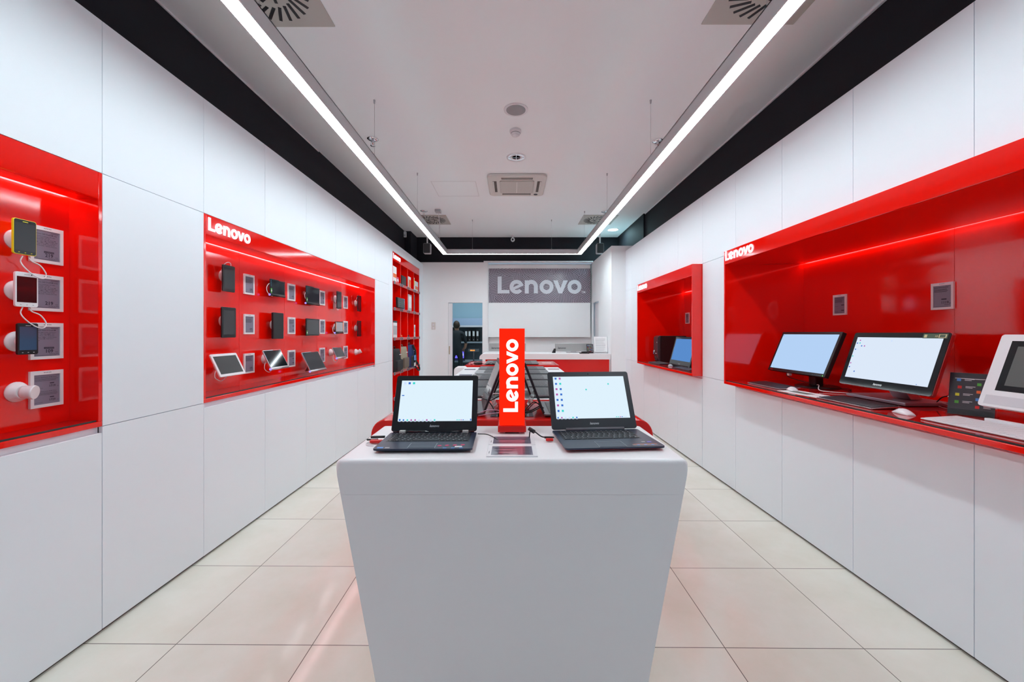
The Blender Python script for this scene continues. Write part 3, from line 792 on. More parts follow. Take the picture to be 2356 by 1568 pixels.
mount('bare white mount with no device, bottom right of the long left niche', PL(5.33, D, 1.12), RL, length=.075, tilt=-.5, yaw=.3)
TLT = -math.radians(26)
def tilted(lb, uc, n, zc, w, h, body, scr, roll, ex, bz, length=.075, mt=True, mlab=''):
    if mt: mount(mlab, PL(uc+.02, D, zc+.0), RL, length=length, cable=[(-.02, -.06, -.01), (-w*.5, -.09, -.02), (-w*.62, -.10, -.07), (-w*.45, -.11, -.10), (-w*.3, -.12, -.075)])
    tablet('tablet', 'tablet', lb, PL(uc, n, zc), RL, w, h, body, scr, tilt=TLT, roll=roll, extra=ex, bez=bz, group=dev['group'])
tilted('white landscape tablet tilted back, first in the bottom row of the long left niche', 2.828, -.112, 1.147, .258, .168, WPL, mat('screen_charcoal', (.04, .042, .044, 1), .25), None, None, (.018, .018, .018), mlab='white mount under the tilted white tablet')
tilted('silver landscape tablet tilted back, second in the bottom row of the long left niche', 3.36, -.075-.02, 1.155, .25, .160, SILV, BLKG, SILV, icons_side, (.006, .006, .008), length=.085, mlab='white mount under the tilted silver tablet in the bottom row')
tilted('largest silver tablet standing tilted on the shelf of the long left niche', 4.016, -.10, 1.094, .322, .195, SILV, GREYG, SILV, icons_side, (.006, .006, .008), mt=False)
tilted('small silver tablet tilted back, fourth in the bottom row of the long left niche', 4.575, -.075-.02, 1.150, .235, .125, SILV, GREYG, SILV, icons_side, (.006, .006, .008), length=.085, mlab='white mount under the small tilted silver tablet')
# prop behind the big tablet
b = MB(); b.M = Matrix.Identity(4)
b.box(-.10, .10, .0, .006, -.085, .0)
t = [o for o in bpy.data.objects if o.get('label', '').startswith('largest silver')][0]
b.build('kick_stand', SILV, t, loc=(0, .002, -.02), rot=(math.radians(55), 0, 0))

# ------------------------------------------------------------ red shelf unit at the end of the left wall
t = thing('shelf_unit', 'tall red cubbyhole shelf unit with accessories at the far end of the left wall', 'shelf unit', PL(6.30, 0, 0), (0, 0, RL))
L = 1.77; dp = .33
b = MB(); b.box(0, L, dp, dp+.02, .03, 2.64); b.build('back_panel', REDM, t)
b = MB(); b.box(.0, L, 0, .02, 2.51, 2.64); b.box(0, L, .02, dp, 2.51, 2.53); b.build('fascia', RED, t)
b = MB(); b.box(.0, L, .0, dp, .0, .05); b.build('base', REDM, t)
for k in range(5):
    b = MB(); x = [.0, .4435, .8885, 1.333, L-.018][k]; b.box(x, x+.018, 0, dp, .05, 2.51); b.build('divider', RED, t)
SHZ = (.36, .75, 1.295, 1.766, 2.178)
for z in SHZ:
    b = MB()
    for k in range(4):
        x0 = [.018, .4615, .9065, 1.351][k]; x1 = [.4435, .8885, 1.333, L-.018][k]; b.box(x0, x1, .004, dp, z-.02, z)
    o = b.build('shelf_board', RED, t)
    b = MB()
    for k in range(4):
        x0 = [.018, .4615, .9065, 1.351][k]; b.box(x0, x0+.42, -.014, -.004, z-.036, z+.004, 0)
    b.build('label_rail', mat('red_rail', (.60, .05, .05, 1), .3), t)
    for k in range(4):
        for q in ((.0, .09), (.34, .42)):
            x0 = [.018, .4615, .9065, 1.351][k]+q[0]
            b = MB(); b.box(x0, x0+(.07 if q[0] else .08), -.018, -.014, z-.040, z+.008, 0); b.box(x0+.01, x0+.05, -.0187, -.018, z-.03, z-.02, 1); b.box(x0+.01, x0+.06, -.0187, -.018, z-.014, z-.008, 1)
            b.build('shelf_label', [mat('label_grey', (.22, .22, .25, 1), .5), INK], t)
b = MB(); word(b, .080, -.006, -.002, 0, .03, 2.54); b.build('lit_letters', E_LOGO, t)
def PS(x, y, z): return PL(6.30+x, -y, z)
G = 'goods on the red shelf unit'
def boxitem(name, label, cat, x, y, z, w, d, h, mats, cap=None, face=None, yaw=0):
    t = thing(name, label, cat, PS(x, y, z), (0, 0, RL+yaw), G)
    b = MB(); b.box(-w/2, w/2, -d/2, d/2, 0, h); b.build('carton', mats[0], t, bevel=.002)
    if face:
        b = MB(); b.box(-w/2+.012, w/2-.012, -d/2-.0015, -d/2, h*face[0], h*face[1]); b.build('printed_face', mats[1], t)
    if cap:
        b = MB(); b.box(-w/2, w/2, -d/2, d/2, h, h+cap); b.build('hanging_tab', mats[2] if len(mats) > 2 else mats[0], t)
    return t
boxitem('product_pack', 'white blister pack with an orange disc, top left cubby of the red shelf', 'package', 0.17, 0.045, 2.178, .20, .06, .25, [PAPER, ORANGE], face=(.30, .55))
boxitem('product_pack', 'small pink pack in front on the top left cubby shelf', 'package', 0.32, 0.03, 2.178, .10, .04, .10, [PINKP, WPL], face=(.3, .7))
boxitem('router_box', 'black box leaning in the second cubby of the top shelf', 'box', 0.69, 0.05, 2.178, .28, .08, .17, [BLK])
boxitem('software_box', 'white box with an orange panel in the third cubby of the top shelf', 'box', 1.08, 0.035, 2.178, .16, .05, .21, [PAPER, ORANGE], face=(.1, .75))
boxitem('software_box', 'white box with a small orange square in the fourth cubby of the top shelf', 'box', 1.6, 0.035, 2.178, .24, .05, .19, [PAPER, ORANGE], face=(.2, .5))
boxitem('product_tube', 'narrow white and yellow pack beside the fourth white box on the top shelf', 'package', 1.41, 0.04, 2.178, .06, .06, .24, [PAPER, YELLOW], face=(.4, .9))
t = thing('boxed_keyboard', 'black keyboard stood upright across the first cubby of the second shelf', 'keyboard', PS(.33, -.030, 1.775), (-.05, 0, RL), G)
b = MB(); b.box(-.20, .20, -.015, .015, 0, .165); b.build('case', BLK, t, bevel=.004)
b = MB()
for i in range(13):
    for j in range(5): b.box(-.185+.029*i, -.185+.029*i+.023, -.022, -.015, .015+.029*j, .015+.029*j+.022)
b.build('keys', KEYG, t)
boxitem('blue_pack', 'pale blue accessory pack in the second cubby of the second shelf', 'package', 0.66, 0.035, 1.766, .16, .05, .19, [SKYB, PAPER], face=(.3, .8))
boxitem('adapter_pack', 'silver and white adapter pack in the third cubby of the second shelf', 'package', 1.1, 0.04, 1.766, .22, .06, .30, [LGT, PAPER], face=(.2, .9))
boxitem('tall_pack', 'dark upright pack in the fourth cubby of the second shelf', 'package', 1.42, 0.11, 1.766, .07, .20, .33, [DKG])
boxitem('headset_pack', 'white clear-front headset pack in the first cubby of the third shelf', 'package', 0.17, 0.045, 1.295, .22, .07, .24, [PAPER, LGT, BLK], cap=.03, face=(.2, .8))
boxitem('cable_pack', 'narrow white pack in the fourth cubby of the third shelf', 'package', 1.44, 0.035, 1.295, .11, .05, .23, [PAPER, LGT], face=(.4, .8))
for x, lb, m_ in ((.55, 'small coiled orange cable lying in the second cubby of the third shelf', ORANGE), (1.02, 'small coiled black cable lying in the third cubby of the third shelf', CABLEB)):
    b = MB(); b.tube([(.05*math.cos(a), .04*math.sin(a), .008+.002*a) for a in [k*.7 for k in range(22)]], .007); tag(b.build('coiled_cable', m_, loc=PS(x, .05, 1.297), rot=(0, 0, RL)), lb, 'cable', G)
def bag(name, label, x, w, h, d, m1, m2, z=.75, lean=0, extra=None, yy=.05):
    t = thing(name, label, 'bag', PS(x, yy, z+.005), (lean, 0, RL), 'laptop bags on the red shelf unit')
    b = MB()
    n = 9; prof = []
    for i in range(n):
        q = i/(n-1); s = 1-.12*abs(2*q-1)**4
        prof.append((w/2*s, d/2*s*(1-.30*q), h*q))
    rings = []
    for a_, c_, z_ in prof:
        rings.append([b._v((a_*(abs(math.cos(k))**.5)*(1 if math.cos(k) > 0 else -1), c_*(abs(math.sin(k))**.6)*(1 if math.sin(k) > 0 else -1), z_)) for k in [2*PI*i/24 for i in range(24)]])
    for A, B in zip(rings, rings[1:]):
        for i in range(24):
            f = b.bm.faces.new([A[i], A[(i+1) % 24], B[(i+1) % 24], B[i]]); f.smooth = True
    b.bm.faces.new(rings[0][::-1]); b.bm.faces.new(rings[-1])
    b.build('main_pocket', m1, t)
    b = MB(); rbox(b, -w*.40, w*.40, -d/2-.010, -d/2+.05, h*.06, h*.52, .03); b.build('front_pocket', m2, t, bevel=.012, bseg=3)
    b = MB(); b.tube([(-.05, 0, h-.01), (-.045, 0, h+.03), (.045, 0, h+.03), (.05, 0, h-.01)], .008); b.build('carry_handle', m2, t)
    b = MB(); b.box(-.05, .03, -d/2-.012, -d/2-.002, h*.74, h*.77); b.build('name_patch', WPL, t)
    if extra: extra(t, w, h, d)
    return t
bag('backpack', 'black laptop backpack in the first cubby of the lower shelf', .235, .38, .36, .20, BPK, BPK)
bag('messenger_bag', 'beige and taupe laptop bag in the second cubby of the lower shelf', .675, .38, .38, .18, BEIGE, TAUPE)
def straps(t, w, h, d):
    b = MB(); b.tube([(.10, -d/2, .12), (.17, -d/2-.04, .0), (.19, -d/2-.05, -.06), (.10, -d/2-.05, -.07), (-.04, -d/2-.05, -.02), (-.10, -d/2-.02, .05)], .014); b.build('loose_strap', BPK, t)
    b = MB(); b.box(-.17, -.07, -d/2-.04, -d/2-.036, .13, .22); b.build('blue_tag', SKYB, t)
    b = MB(); b.box(-.20, -.10, -d/2-.046, -d/2-.042, .03, .09); b.build('paper_tag', PAPER, t)
    b = MB(); b.tube([(-.08, -d/2+.01, h*.98), (-.02, -d/2-.02, h*.7), (-.06, -d/2-.02, h*.4), (-.08, -d/2, h*.1)], .022); b.build('shoulder_strap', BPK, t)
bag('backpack', 'blue and black backpack with a strap hanging over the lower shelf edge', 1.10, .38, .40, .20, BLUEN, DKG, extra=straps, yy=.03)

# ------------------------------------------------------------ back wall sign panel, switch, monitors, counter
t = thing('sign_panel', 'large white wall panel carrying the grey hatched sign with a big white word', 'sign', (0, 8.60, 0))
b = MB(); b.box(-.50, 1.637, -.10, -.04, 1.287, 2.80); b.build('board', WHITE2, t)
b = MB(); b.box(-.485, 1.637, -.106, -.10, 2.005, 2.718); b.build('hatched_print', HATCH, t)
b = MB(); word(b, .352, -.114, -.106, 0, -.300, 2.199); b.build('word_letters', mat('sign_white', (.70, .74, .80, 1), .3), t)
b = MB(); put_text(b, 'TM', 1.452, -.108, 2.203, .060, bold=.02); b.build('mark_letters', mat('sign_white', (1, 1, 1, 1)), t)
b = MB(); b.box(-.45, 1.58, -.04, .028, 1.33, 2.76); b.build('rear_spacer', GAP, t)
t = thing('wall_control', 'small cream wall control panel with two knobs left of the store room doorway', 'wall control', (-1.622, YB, 1.518))
b = MB(); rbox(b, -.041, .041, -.012, 0, -.075, .075, .006); b.build('plate', CREAM, t, bevel=.002)
for z in (.02, -.045):
    b = MB(); b.cyl((0, -.012, z), (0, -.024, z), .019, .016, 20); b.build('knob', WPL, t)
# counter
t = thing('sales_counter', 'white topped sales counter with a red front below the wall sign', 'counter', (.55, 7.1, 0))
b = MB(); X0, X1 = -1.10, 1.115
pts = [(X0+.03, .925), (X1, .925), (X1, 1.018), (X0+.06, 1.018)]
arc = [(X0+.07+.07*math.cos(a), .948+.07*math.sin(a)) for a in [PI/2+PI/2*i/6 for i in range(7)]]
b.prism([(X0+.0, .925), (X1, .925), (X1, 1.018)]+arc, 'y', -.24, .46); b.build('worktop', CORIAN, t)
b = MB(); b.box(X0+.10, X1-.018, -.215, -.19, .03, .925); b.build('front_panel', REDT, t)
b = MB(); b.box(X0+.10, X0+.13, -.19, .44, .03, .925); b.box(X1-.03, X1-.0, -.21, .44, .03, .925); b.box(X0+.10, X1-.02, -.19, .44, 0, .03); b.build('side_panel', CORIAN, t)
def aio_back(label, x, y, yaw=0, w=.66):
    t = thing('desktop_monitor', label, 'monitor', (x, y, 1.018), (0, 0, yaw), 'monitors on the counter seen from behind')
    b = MB(); rbox(b, -w/2, w/2, -.012, .018, .03, .170+.0, .014); b.build('rear_shell', mat('silver_shell', (.42, .44, .43, 1), .35, metal=.3), t, bevel=.006)
    b = MB(); b.box(-.05, .05, .012, .03, .0, .10); b.build('stand_neck', SILV, t)
    b = MB(); rbox(b, -.12, .12, .01, .15, 0, .010, .02, 'z'); b.build('stand_foot', SILV, t)
    b = MB(); put_text(b, 'lenovo', -w/2+.045, -.0135, .070, .052, shear=.25, bold=.02); b.build('rear_lettering', DKG, t)
aio_back('silver monitor back with raised lettering, left on the counter behind the red lightbox', -.085, 7.26)
aio_back('silver monitor back with raised lettering, right on the counter', 1.10, 7.26)
t = thing('telephone_handset', 'black telephone handset beside the right counter monitor', 'telephone', (.742, 7.24, 1.018))
b = MB(); b.prism([(-.03, 0), (.03, 0), (.035, .07), (.01, .08), (-.015, .03)], 'y', -.04, .04); b.build('body', BLK, t, bevel=.004)
b = MB(); b.tube([(-.02, -.05, .01), (.0, -.05, .05), (.03, -.05, .075)], .009); b.build('receiver', BLK, t)
def leaflet_stand(name, label, loc, rz, w, h, face, lines=0, group=None, dots=None, lean=.28):
    t = thing(name, label, 'leaflet stand', loc, (0, 0, rz), group)
    b = MB(); b.M = Matrix.Rotation(-lean, 4, 'X'); b.box(-w/2-.004, w/2+.004, -.004, -.0025, 0, .03); b.box(-w/2-.005, w/2+.005, .001, .003, 0, h+.005)
    b.M = Matrix.Identity(4); b.box(-w/2-.005, w/2+.005, -.0, .075, 0, .002); b.build('acrylic_holder', GLASS, t)
    b = MB(); b.M = Matrix.Rotation(-lean, 4, 'X'); b.box(-w/2, w/2, -.0012, .0004, .003, h)
    b.build('leaflet', face, t)
    b = MB(); b.M = Matrix.Rotation(-lean, 4, 'X'); rnd = random.Random(label); cols = [SKYB, GREENP, REDM, ORANGE, YELLOW, WPL]
    y = -.0017
    for k in range(lines):
        z = h*(.86-.75*k/max(1, lines)); b.quad([(-w*.38, y, z), (w*(.1+.28*rnd.random()), y, z), (w*.35, y, z+.003*h/.21), (-w*.38, y, z+.003*h/.21)], 5 if dots else 6)
    if dots:
        for k in range(dots):
            x = (-w*.36 if k % 2 == 0 else w*.05)+.01*rnd.random(); z = h*(.80-.70*k/dots)
            b.quad([(x, y-.0004, z), (x+w*.09, y-.0004, z), (x+w*.09, y-.0004, z+w*.09), (x, y-.0004, z+w*.09)], k % 5)
            b.quad([(x+w*.17, y, z+w*.07), (x+w*.38, y, z+w*.07), (x+w*.38, y, z+w*.085), (x+w*.17, y, z+w*.085)], 5)
            b.quad([(x+w*.17, y, z+w*.03), (x+w*.32, y, z+w*.03), (x+w*.32, y, z+w*.045), (x+w*.17, y, z+w*.045)], 5)
    b.build('leaflet_print', cols+[mat('print_grey', (.30, .30, .34, 1), .7)], t)
    return t
leaflet_stand('brochure_stand', 'clear stand with two white printed sheets at the right end of the counter', (1.545, 7.05, 1.018), -.05, .23, .30, PAPER, 12)
leaflet_stand('brochure_stand', 'small clear stand with a dark leaflet of coloured squares on the counter', (1.355, 7.04, 1.018), .05, .12, .165, DKG, 1, dots=8)
t = thing('card_terminal', 'flat black card terminal lying on the counter by the dark leaflet', 'card terminal', (1.245, 6.98, 1.018))
b = MB(); b.box(-.085, .075, -.05, .05, 0, .018); b.box(-.05, .05, -.03, .05, .018, .035); b.build('housing', BLK, t, bevel=.005)
b = MB(); b.box(-.03, .03, -.02, .02, .035, .037); b.build('display', GREYG, t)

# ------------------------------------------------------------ store room contents
t = thing('shelving_unit', 'store room wall shelving and desk seen through the doorway', 'shelving', (-1.0, 11.25, 0))
b = MB(); b.box(-.9, .8, -.36, .0, 1.53, 1.575); b.build('upper_shelf', WPL, t)
b = MB(); b.box(-.9, .8, -.36, .0, 1.575, 1.77); b.build('cabinet_band', mat('pale_blue_laminate', (.40, .52, .70, 1), .4), t)
b = MB(); b.box(-.9, .8, -.30, .0, 1.10, 1.14); b.build('middle_shelf', mat('grey_blue_shelf', (.35, .42, .47, 1), .5), t)
b = MB(); b.box(-.9, .8, -.55, .0, .60, .64); b.build('desk_board', mat('grey_blue_shelf', (1, 1, 1, 1)), t)
b = MB(); b.box(-.9, .8, -.02, .04, 0.02, 1.53); b.build('back_board', mat('slate_board', (.10, .12, .135, 1), .6), t)
b = MB(); b.box(-.9, -.87, -.34, -.02, .0, 1.53); b.box(.77, .8, -.34, -.02, .0, 1.53); b.build('side_board', mat('slate_board', (1, 1, 1, 1)), t)
for k, x in enumerate((-1.235, -1.145, -1.035, -.93)):
    t = thing('ring_binder', ('first', 'second', 'third', 'last')[k]+' black ring binder from the left on the store room shelf', 'binder', (x, 11.10, 1.14), (0, 0, 0), 'binders in the store room')
    b = MB(); b.box(-.038, .038, -.14, .13, 0, .31); cv = b.build('cover', BLK, t, bevel=.003)
    b = MB(); b.box(-.026, .026, -.142, -.14, .15, .28); b.build('spine_label', PAPER, cv)
    b = MB(); b.cyl((0, -.143, .05), (0, -.14, .05), .012, seg=16); b.build('finger_ring', SILV, cv)
t = thing('printer', 'black and tan printer on the store room middle shelf', 'printer', (-1.55, 11.08, 1.14))
b = MB(); b.box(-.17, .17, -.13, .12, 0, .10); b.build('housing', mat('tan_plastic', (.18, .14, .08, 1), .5), t, bevel=.008)
b = MB(); b.box(-.18, .13, -.14, .12, .10, .14); b.build('lid', BLK, t, bevel=.006)
t = thing('laptop', 'open laptop with a glowing purple screen on the store room desk', 'laptop', (-1.43, 10.92, .64), (0, 0, .1))
b = MB(); b.box(-.17, .17, -.12, .12, 0, .018); b.build('base', BLK, t)
b = MB(); b.M = Matrix.Translation((0, .12, .018)) @ Matrix.Rotation(-.25, 4, 'X'); b.box(-.17, .17, -.004, .006, 0, .24); b.build('lid', BLK, t)
b = MB(); b.M = Matrix.Translation((0, .12, .018)) @ Matrix.Rotation(-.25, 4, 'X'); b.box(-.135, .135, -.006, -.004, .03, .22, 0); b.box(.01, .12, -.008, -.006, .09, .16, 1); b.build('screen', [E_PURP, E_ICG], t)
t = thing('digital_display', 'grey customer display with orange digits on a stand in the store room', 'display', (-1.0, 10.6, .0))
b = MB(); b.box(-.14, .14, -.02, .03, .89, .96); b.build('display_head', MIDG, t)
b = MB(); put_text(b, '888.88', -.09, -.0215, .905, .045, bold=.02); b.build('digits', E_ORG, t)
b = MB(); b.cyl((0, 0, .0), (0, 0, .89), .02, seg=12); b.cyl((0, 0, 0), (0, 0, .03), .15, seg=20); b.build('stand', DKG, t)
t = thing('added_fill_panel', 'lit white ceiling panel light in the store room', 'ceiling light', (-1.0, 10.0, 2.75))  # added lamp, out of view, that brightens the store room
b = MB(); b.box(-.32, .32, -.32, .32, -.02, 0); b.build('frame', WPL, t)
b = MB(); b.box(-.30, .30, -.30, .30, -.0215, -.02); b.build('diffuser', emit('store_room_fill', (.85, .95, 1, 1), 11), t)
# person in the store room
def person():
    t = thing('person', 'person in dark clothes standing at the store room desk with both arms reaching forward', 'person', (-1.42, 10.35, 0), (0, 0, 0))
    V = [(0, 0, .92), (0, .0, 1.08), (0, .03, 1.25), (0, .05, 1.38), (0, .06, 1.44),            # 0-4 spine / neck
         (.10, .0, .88), (.11, .02, .50), (.11, .0, .09), (.12, .14, .035),             # 5-8 right leg
         (-.10, 0, .88), (-.11, .02, .50), (-.11, 0, .09), (-.12, .14, .035),           # 9-12
         (.18, .04, 1.36), (.24, .10, 1.10), (-.18, .04, 1.36), (-.24, .10, 1.10)]
    E = [(0, 1), (1, 2), (2, 3), (3, 4), (0, 5), (5, 6), (6, 7), (7, 8), (0, 9), (9, 10), (10, 11), (11, 12), (3, 13), (13, 14), (3, 15), (15, 16)]
    R_ = [.13, .125, .15, .10, .055, .10, .07, .05, .045, .10, .07, .05, .045, .065, .052, .065, .052]
    me = bpy.data.meshes.new('body'); me.from_pydata(V, E, []); o = bpy.data.objects.new('body', me); COL.objects.link(o); o.parent = t
    md = o.modifiers.new('skin', 'SKIN'); sv = me.skin_vertices[0].data
    for i, r in enumerate(R_): sv[i].radius = (r, r*.8)
    sv[0].use_root = True
    md.use_smooth_shade = True
    s2 = o.modifiers.new('sub', 'SUBSURF'); s2.levels = 2; s2.render_levels = 2
    me.materials.append(SHIRT)
    for s in (1, -1):
        V = [(s*.24, .09, 1.12), (s*.20, .22, 1.00), (s*.13, .36, .93), (s*.12, .42, .915)]
        E = [(0, 1), (1, 2), (2, 3)]; R_ = [.045, .040, .026, .034]
        for k in range(4):
            i = len(V); V += [(s*.12+(k-1.5)*.020, .465, .908), (s*.12+(k-1.5)*.022, .495, .890), (s*.12+(k-1.5)*.023, .515-.004*abs(k-1.5), .868)]
            E += [(3, i), (i, i+1), (i+1, i+2)]; R_ += [.010, .009, .008]
        i = len(V); V += [(s*.12-s*.045, .43, .905), (s*.12-s*.055, .465, .892)]; E += [(3, i), (i, i+1)]; R_ += [.011, .009]
        me = bpy.data.meshes.new('forearm_and_hand'); me.from_pydata(V, E, []); o = bpy.data.objects.new('forearm_and_hand', me); COL.objects.link(o); o.parent = t
        o.modifiers.new('skin', 'SKIN'); sv = me.skin_vertices[0].data
        for j, r in enumerate(R_): sv[j].radius = (r, r)
        sv[0].use_root = True
        q = o.modifiers.new('sub', 'SUBSURF'); q.levels = 1; q.render_levels = 1
        me.materials.append(SKIN)
    b = MB(); b.M = Matrix.Translation((0, .08, 1.56)) @ Matrix.Rotation(.25, 4, 'X')
    b.ball((0, 0, 0), .075, .095, .115); b.ball((0, .095, -.01), .012, .016, .02); b.ball((.077, 0, 0), .012, .02, .03); b.ball((-.077, 0, 0), .012, .02, .03)
    b.box(-.02, .02, .085, .092, -.055, -.050)
    for s in (1, -1): b.ball((s*.03, .082, .02), .012, .008, .008)
    b.cyl((0, -.01, -.08), (0, -.035, -.17), .055, .06, 16)
    b.build('head', SKIN, t)
    b = MB(); b.M = Matrix.Translation((0, .08, 1.56)) @ Matrix.Rotation(.25, 4, 'X'); b.ball((0, -.022, .03), .084, .095, .105); b.build('hair', HAIR, t)
person()

# ------------------------------------------------------------ display tables
def table(name, label, cat, xc, y0, y1, flat, outer, rad, mt, zt=.96, bot=.39, cap=False, group='display tables down the middle'):
    t = thing(name, label, cat, (xc, (y0+y1)/2, 0), (0, 0, 0), group)
    hd = (y1-y0)/2
    def side(s):
        pts = []
        n = 8
        for i in range(n+1):
            a = PI/2*i/n
            pts.append((s*(flat+(outer-flat)*math.sin(a)), zt-rad*(1-math.cos(a))))
        return pts
    zc = zt-.112
    xs = lambda z: outer+(bot-outer)*((zt-rad-z)/(zt-rad))
    if cap:
        rp = side(1); lp = side(-1)[::-1]
        out = lp+rp+[(xs(zc), zc), (-xs(zc), zc)]
        b = MB(); b.prism(out, 'y', -hd, hd, smooth=False); b.build('top', mt, t, bevel=.014, bseg=4, zmin=zc+.02)
        b = MB(); b.prism([(-xs(zc-.0008), zc-.0008), (xs(zc-.0008), zc-.0008), (bot, .0), (-bot, .0)], 'y', -hd+.0005, hd-.0005); b.build('pedestal', mt, t)
    else:
        rp = side(1); lp = side(-1)[::-1]
        out = lp+rp+[(bot, 0), (-bot, 0)]
        b = MB(); b.prism(out, 'y', -hd, hd, smooth=False); b.build('body', mt, t, bevel=.006, bseg=3)
    return t
table('display_table', 'white tapered display table in the front holding two laptops and a red lightbox', 'table', 0.0, 1.311, 1.80, .553, .571, .018, CORIAN, bot=.395, cap=True)
table('display_table', 'glossy red display table with rounded shoulders right behind the front white table', 'table', 0.0, 1.915, 2.50, .60, .666, .075, REDT, bot=.45)
table('display_table', 'long white display table with rows of laptops behind the near red table', 'table', 0.0, 2.515, 4.88, .545, .566, .02, CORIAN, bot=.40)
table('display_table', 'small glossy red display table just in front of the sales counter', 'table', 0.0, 5.20, 5.90, .585, .634, .06, REDT, bot=.45)
t = thing('display_plinth', 'low white rounded plinth beside the far end of the long white table on the left', 'plinth', (-.655, 4.99, 0))
b = MB(); b.prism(rr(-.045, .10, 0.0, .958, .04), 'y', -.10, .10); b.build('body', CORIAN, t, bevel=.01)

# ------------------------------------------------------------ laptops
def laptop(label, loc, rz, w, d, lidh, lean, deck, keym, body, lidm, scr, icons=0, silverhinge=False, under=None, kb=(.03, .03, .035, .42), numcols=14, style=0, group='open laptops on the display tables', thick=.016):
    t = thing('laptop', label, 'laptop', loc, (0, 0, rz), group)
    # base: wedge with undercut
    b = MB(); c = .018
    top = [(-w/2, -d/2), (w/2, -d/2), (w/2, d/2), (-w/2, d/2)]
    b.prism(rr(-w/2, w/2, -d/2, d/2, .012), 'z', thick-.006, thick, 0)
    A = rr(-w/2, w/2, -d/2, d/2, .012); B = rr(-w/2+c, w/2-c, -d/2+c, d/2-.004, .012)
    va = [b._v((p[0], p[1], thick-.006)) for p in A]; vb = [b._v((p[0], p[1], .002)) for p in B]
    for i in range(len(A)):
        f = b.bm.faces.new([va[i], vb[i], vb[(i+1) % len(A)], va[(i+1) % len(A)]]); f.material_index = 1
    b.bm.faces.new(vb[::-1]).material_index = 1
    b.box(-w/2+.03, -w/2+.05, -d/2+.03, -d/2+.05, 0, .003, 1); b.box(w/2-.05, w/2-.03, -d/2+.03, -d/2+.05, 0, .003, 1)
    b.box(-w/2+.03, w/2-.03, d/2-.04, d/2-.03, 0, .003, 1)
    bs = b.build('base', [deck, under or body], t)
    kx0, kx1, ky1, kdep = kb
    b = MB(); x0, x1 = -w/2+kx0, w/2-kx1; yt = d/2-ky1; kd = kdep*d
    rows = 6; ph = kd/rows
    for j in range(rows):
        y1 = yt-ph*j; y0 = y1-ph*(.80 if j else .6); n = numcols; pw = (x1-x0)/n
        if j == rows-1: cells = [(0, 1.2), (1.2, 2.2), (2.2, 3.2), (3.2, 4.2), (4.2, 9), (9, 10), (10, 11), (11, 12), (12, 13), (13, 14)]
        elif j == 3: cells = [(0, 1.7)]+[(1.7+k, 2.7+k) for k in range(11)]+[(12.7, 14)]
        elif j == 4: cells = [(0, 1.3)]+[(1.3+k, 2.3+k) for k in range(11)]+[(12.3, 14)]
        else: cells = [(k, k+1) for k in range(14)]
        sc14 = (x1-x0)/14
        for a, e_ in cells:
            b.box(x0+a*sc14+.0016, x0+e_*sc14-.0016, y0, y1, thick, thick+.0018)
            if icons and e_-a < 2: q0 = x0+a*sc14+.005; b.box(q0, q0+.005, y1-.008, y1-.004, thick+.0018, thick+.0020, 1)
    b.box(x0-.004, x1+.004, yt-kd-.002, yt+.003, thick, thick+.0004, 2); kk = b.build('keys', [keym, LGT, BLK], bs)
    b = MB(); tw = w*.27; txc = -.02*w if style != 2 else 0
    b.box(txc-tw/2, txc+tw/2, -d/2+.008, -d/2+.008+d*.26, thick, thick+.0008)
    tp = b.build('touchpad', deck, bs)
    b = MB(); e_ = .0007; yy0, yy1 = -d/2+.008, -d/2+.008+d*.26
    b.box(txc-tw/2-e_, txc+tw/2+e_, yy1, yy1+.001, thick, thick+.0012); b.box(txc+tw/2, txc+tw/2+.001, yy0, yy1, thick, thick+.0012); b.box(txc-tw/2-.001, txc-tw/2, yy0, yy1, thick, thick+.0012)
    b.build('touchpad_rim', SILV, bs)
    # lid
    LM = Matrix.Translation((0, d/2-.004, thick+.004)) @ Matrix.Rotation(-lean, 4, 'X')
    lt = .007 if icons else .011
    b = MB(); b.M = LM; rbox(b, -w/2, w/2, 0, lt, 0, lidh, .010); lid = b.build('lid', lidm, t, bevel=.0015)
    bx = .022 if icons else .016; bt = .022; bb = lidh*.175
    b = MB(); b.M = LM
    sx0, sx1, sz0, sz1 = -w/2+bx, w/2-bx, bb, lidh-bt
    b.box(sx0, sx1, -.0006, 0, sz0, sz1, 0)
    y = -.0010
    def ic(x, z, s, m):
        b.quad([(x, y, z), (x+s, y, z), (x+s, y, z+s), (x, y, z+s)], m)
        if s > .005: b.quad([(x-.001, y, z-.004), (x+s+.001, y, z-.004), (x+s+.001, y, z-.0030), (x-.001, y, z-.0030)], 3)
    if icons == 1:
        for x, m in ((.010, 3), (.028, 2), (.046, 1)): ic(sx0+x, sz1-.016, .009, m)
        b.quad([(sx0+.006, y, sz1-.066), (sx0+.016, y, sz1-.066), (sx0+.016, y, sz1-.062), (sx0+.006, y, sz1-.062)], 2)
        for k in range(3): b.quad([(sx0+.004, y, sz1-.072-.004*k), (sx0+.018, y, sz1-.072-.004*k), (sx0+.018, y, sz1-.0715-.004*k), (sx0+.004, y, sz1-.0715-.004*k)], 3)
        for k in range(10): ic(sx0+.004+.0155*k, sz0+.0015, .0060 if k else .0070, (2, 2, 1, 4, 4, 3, 3, 4, 3, 1)[k])
        for k in range(6): b.quad([(sx1-.060+.008*k, y, sz0+.003), (sx1-.055+.008*k, y, sz0+.003), (sx1-.055+.008*k, y, sz0+.006), (sx1-.060+.008*k, y, sz0+.006)], (1, 1, 4, 2, 3, 3)[k])
        b.quad([(sx1-.006, y, sz0+.001), (sx1-.001, y, sz0+.001), (sx1-.001, y, sz0+.009), (sx1-.006, y, sz0+.009)], 2)
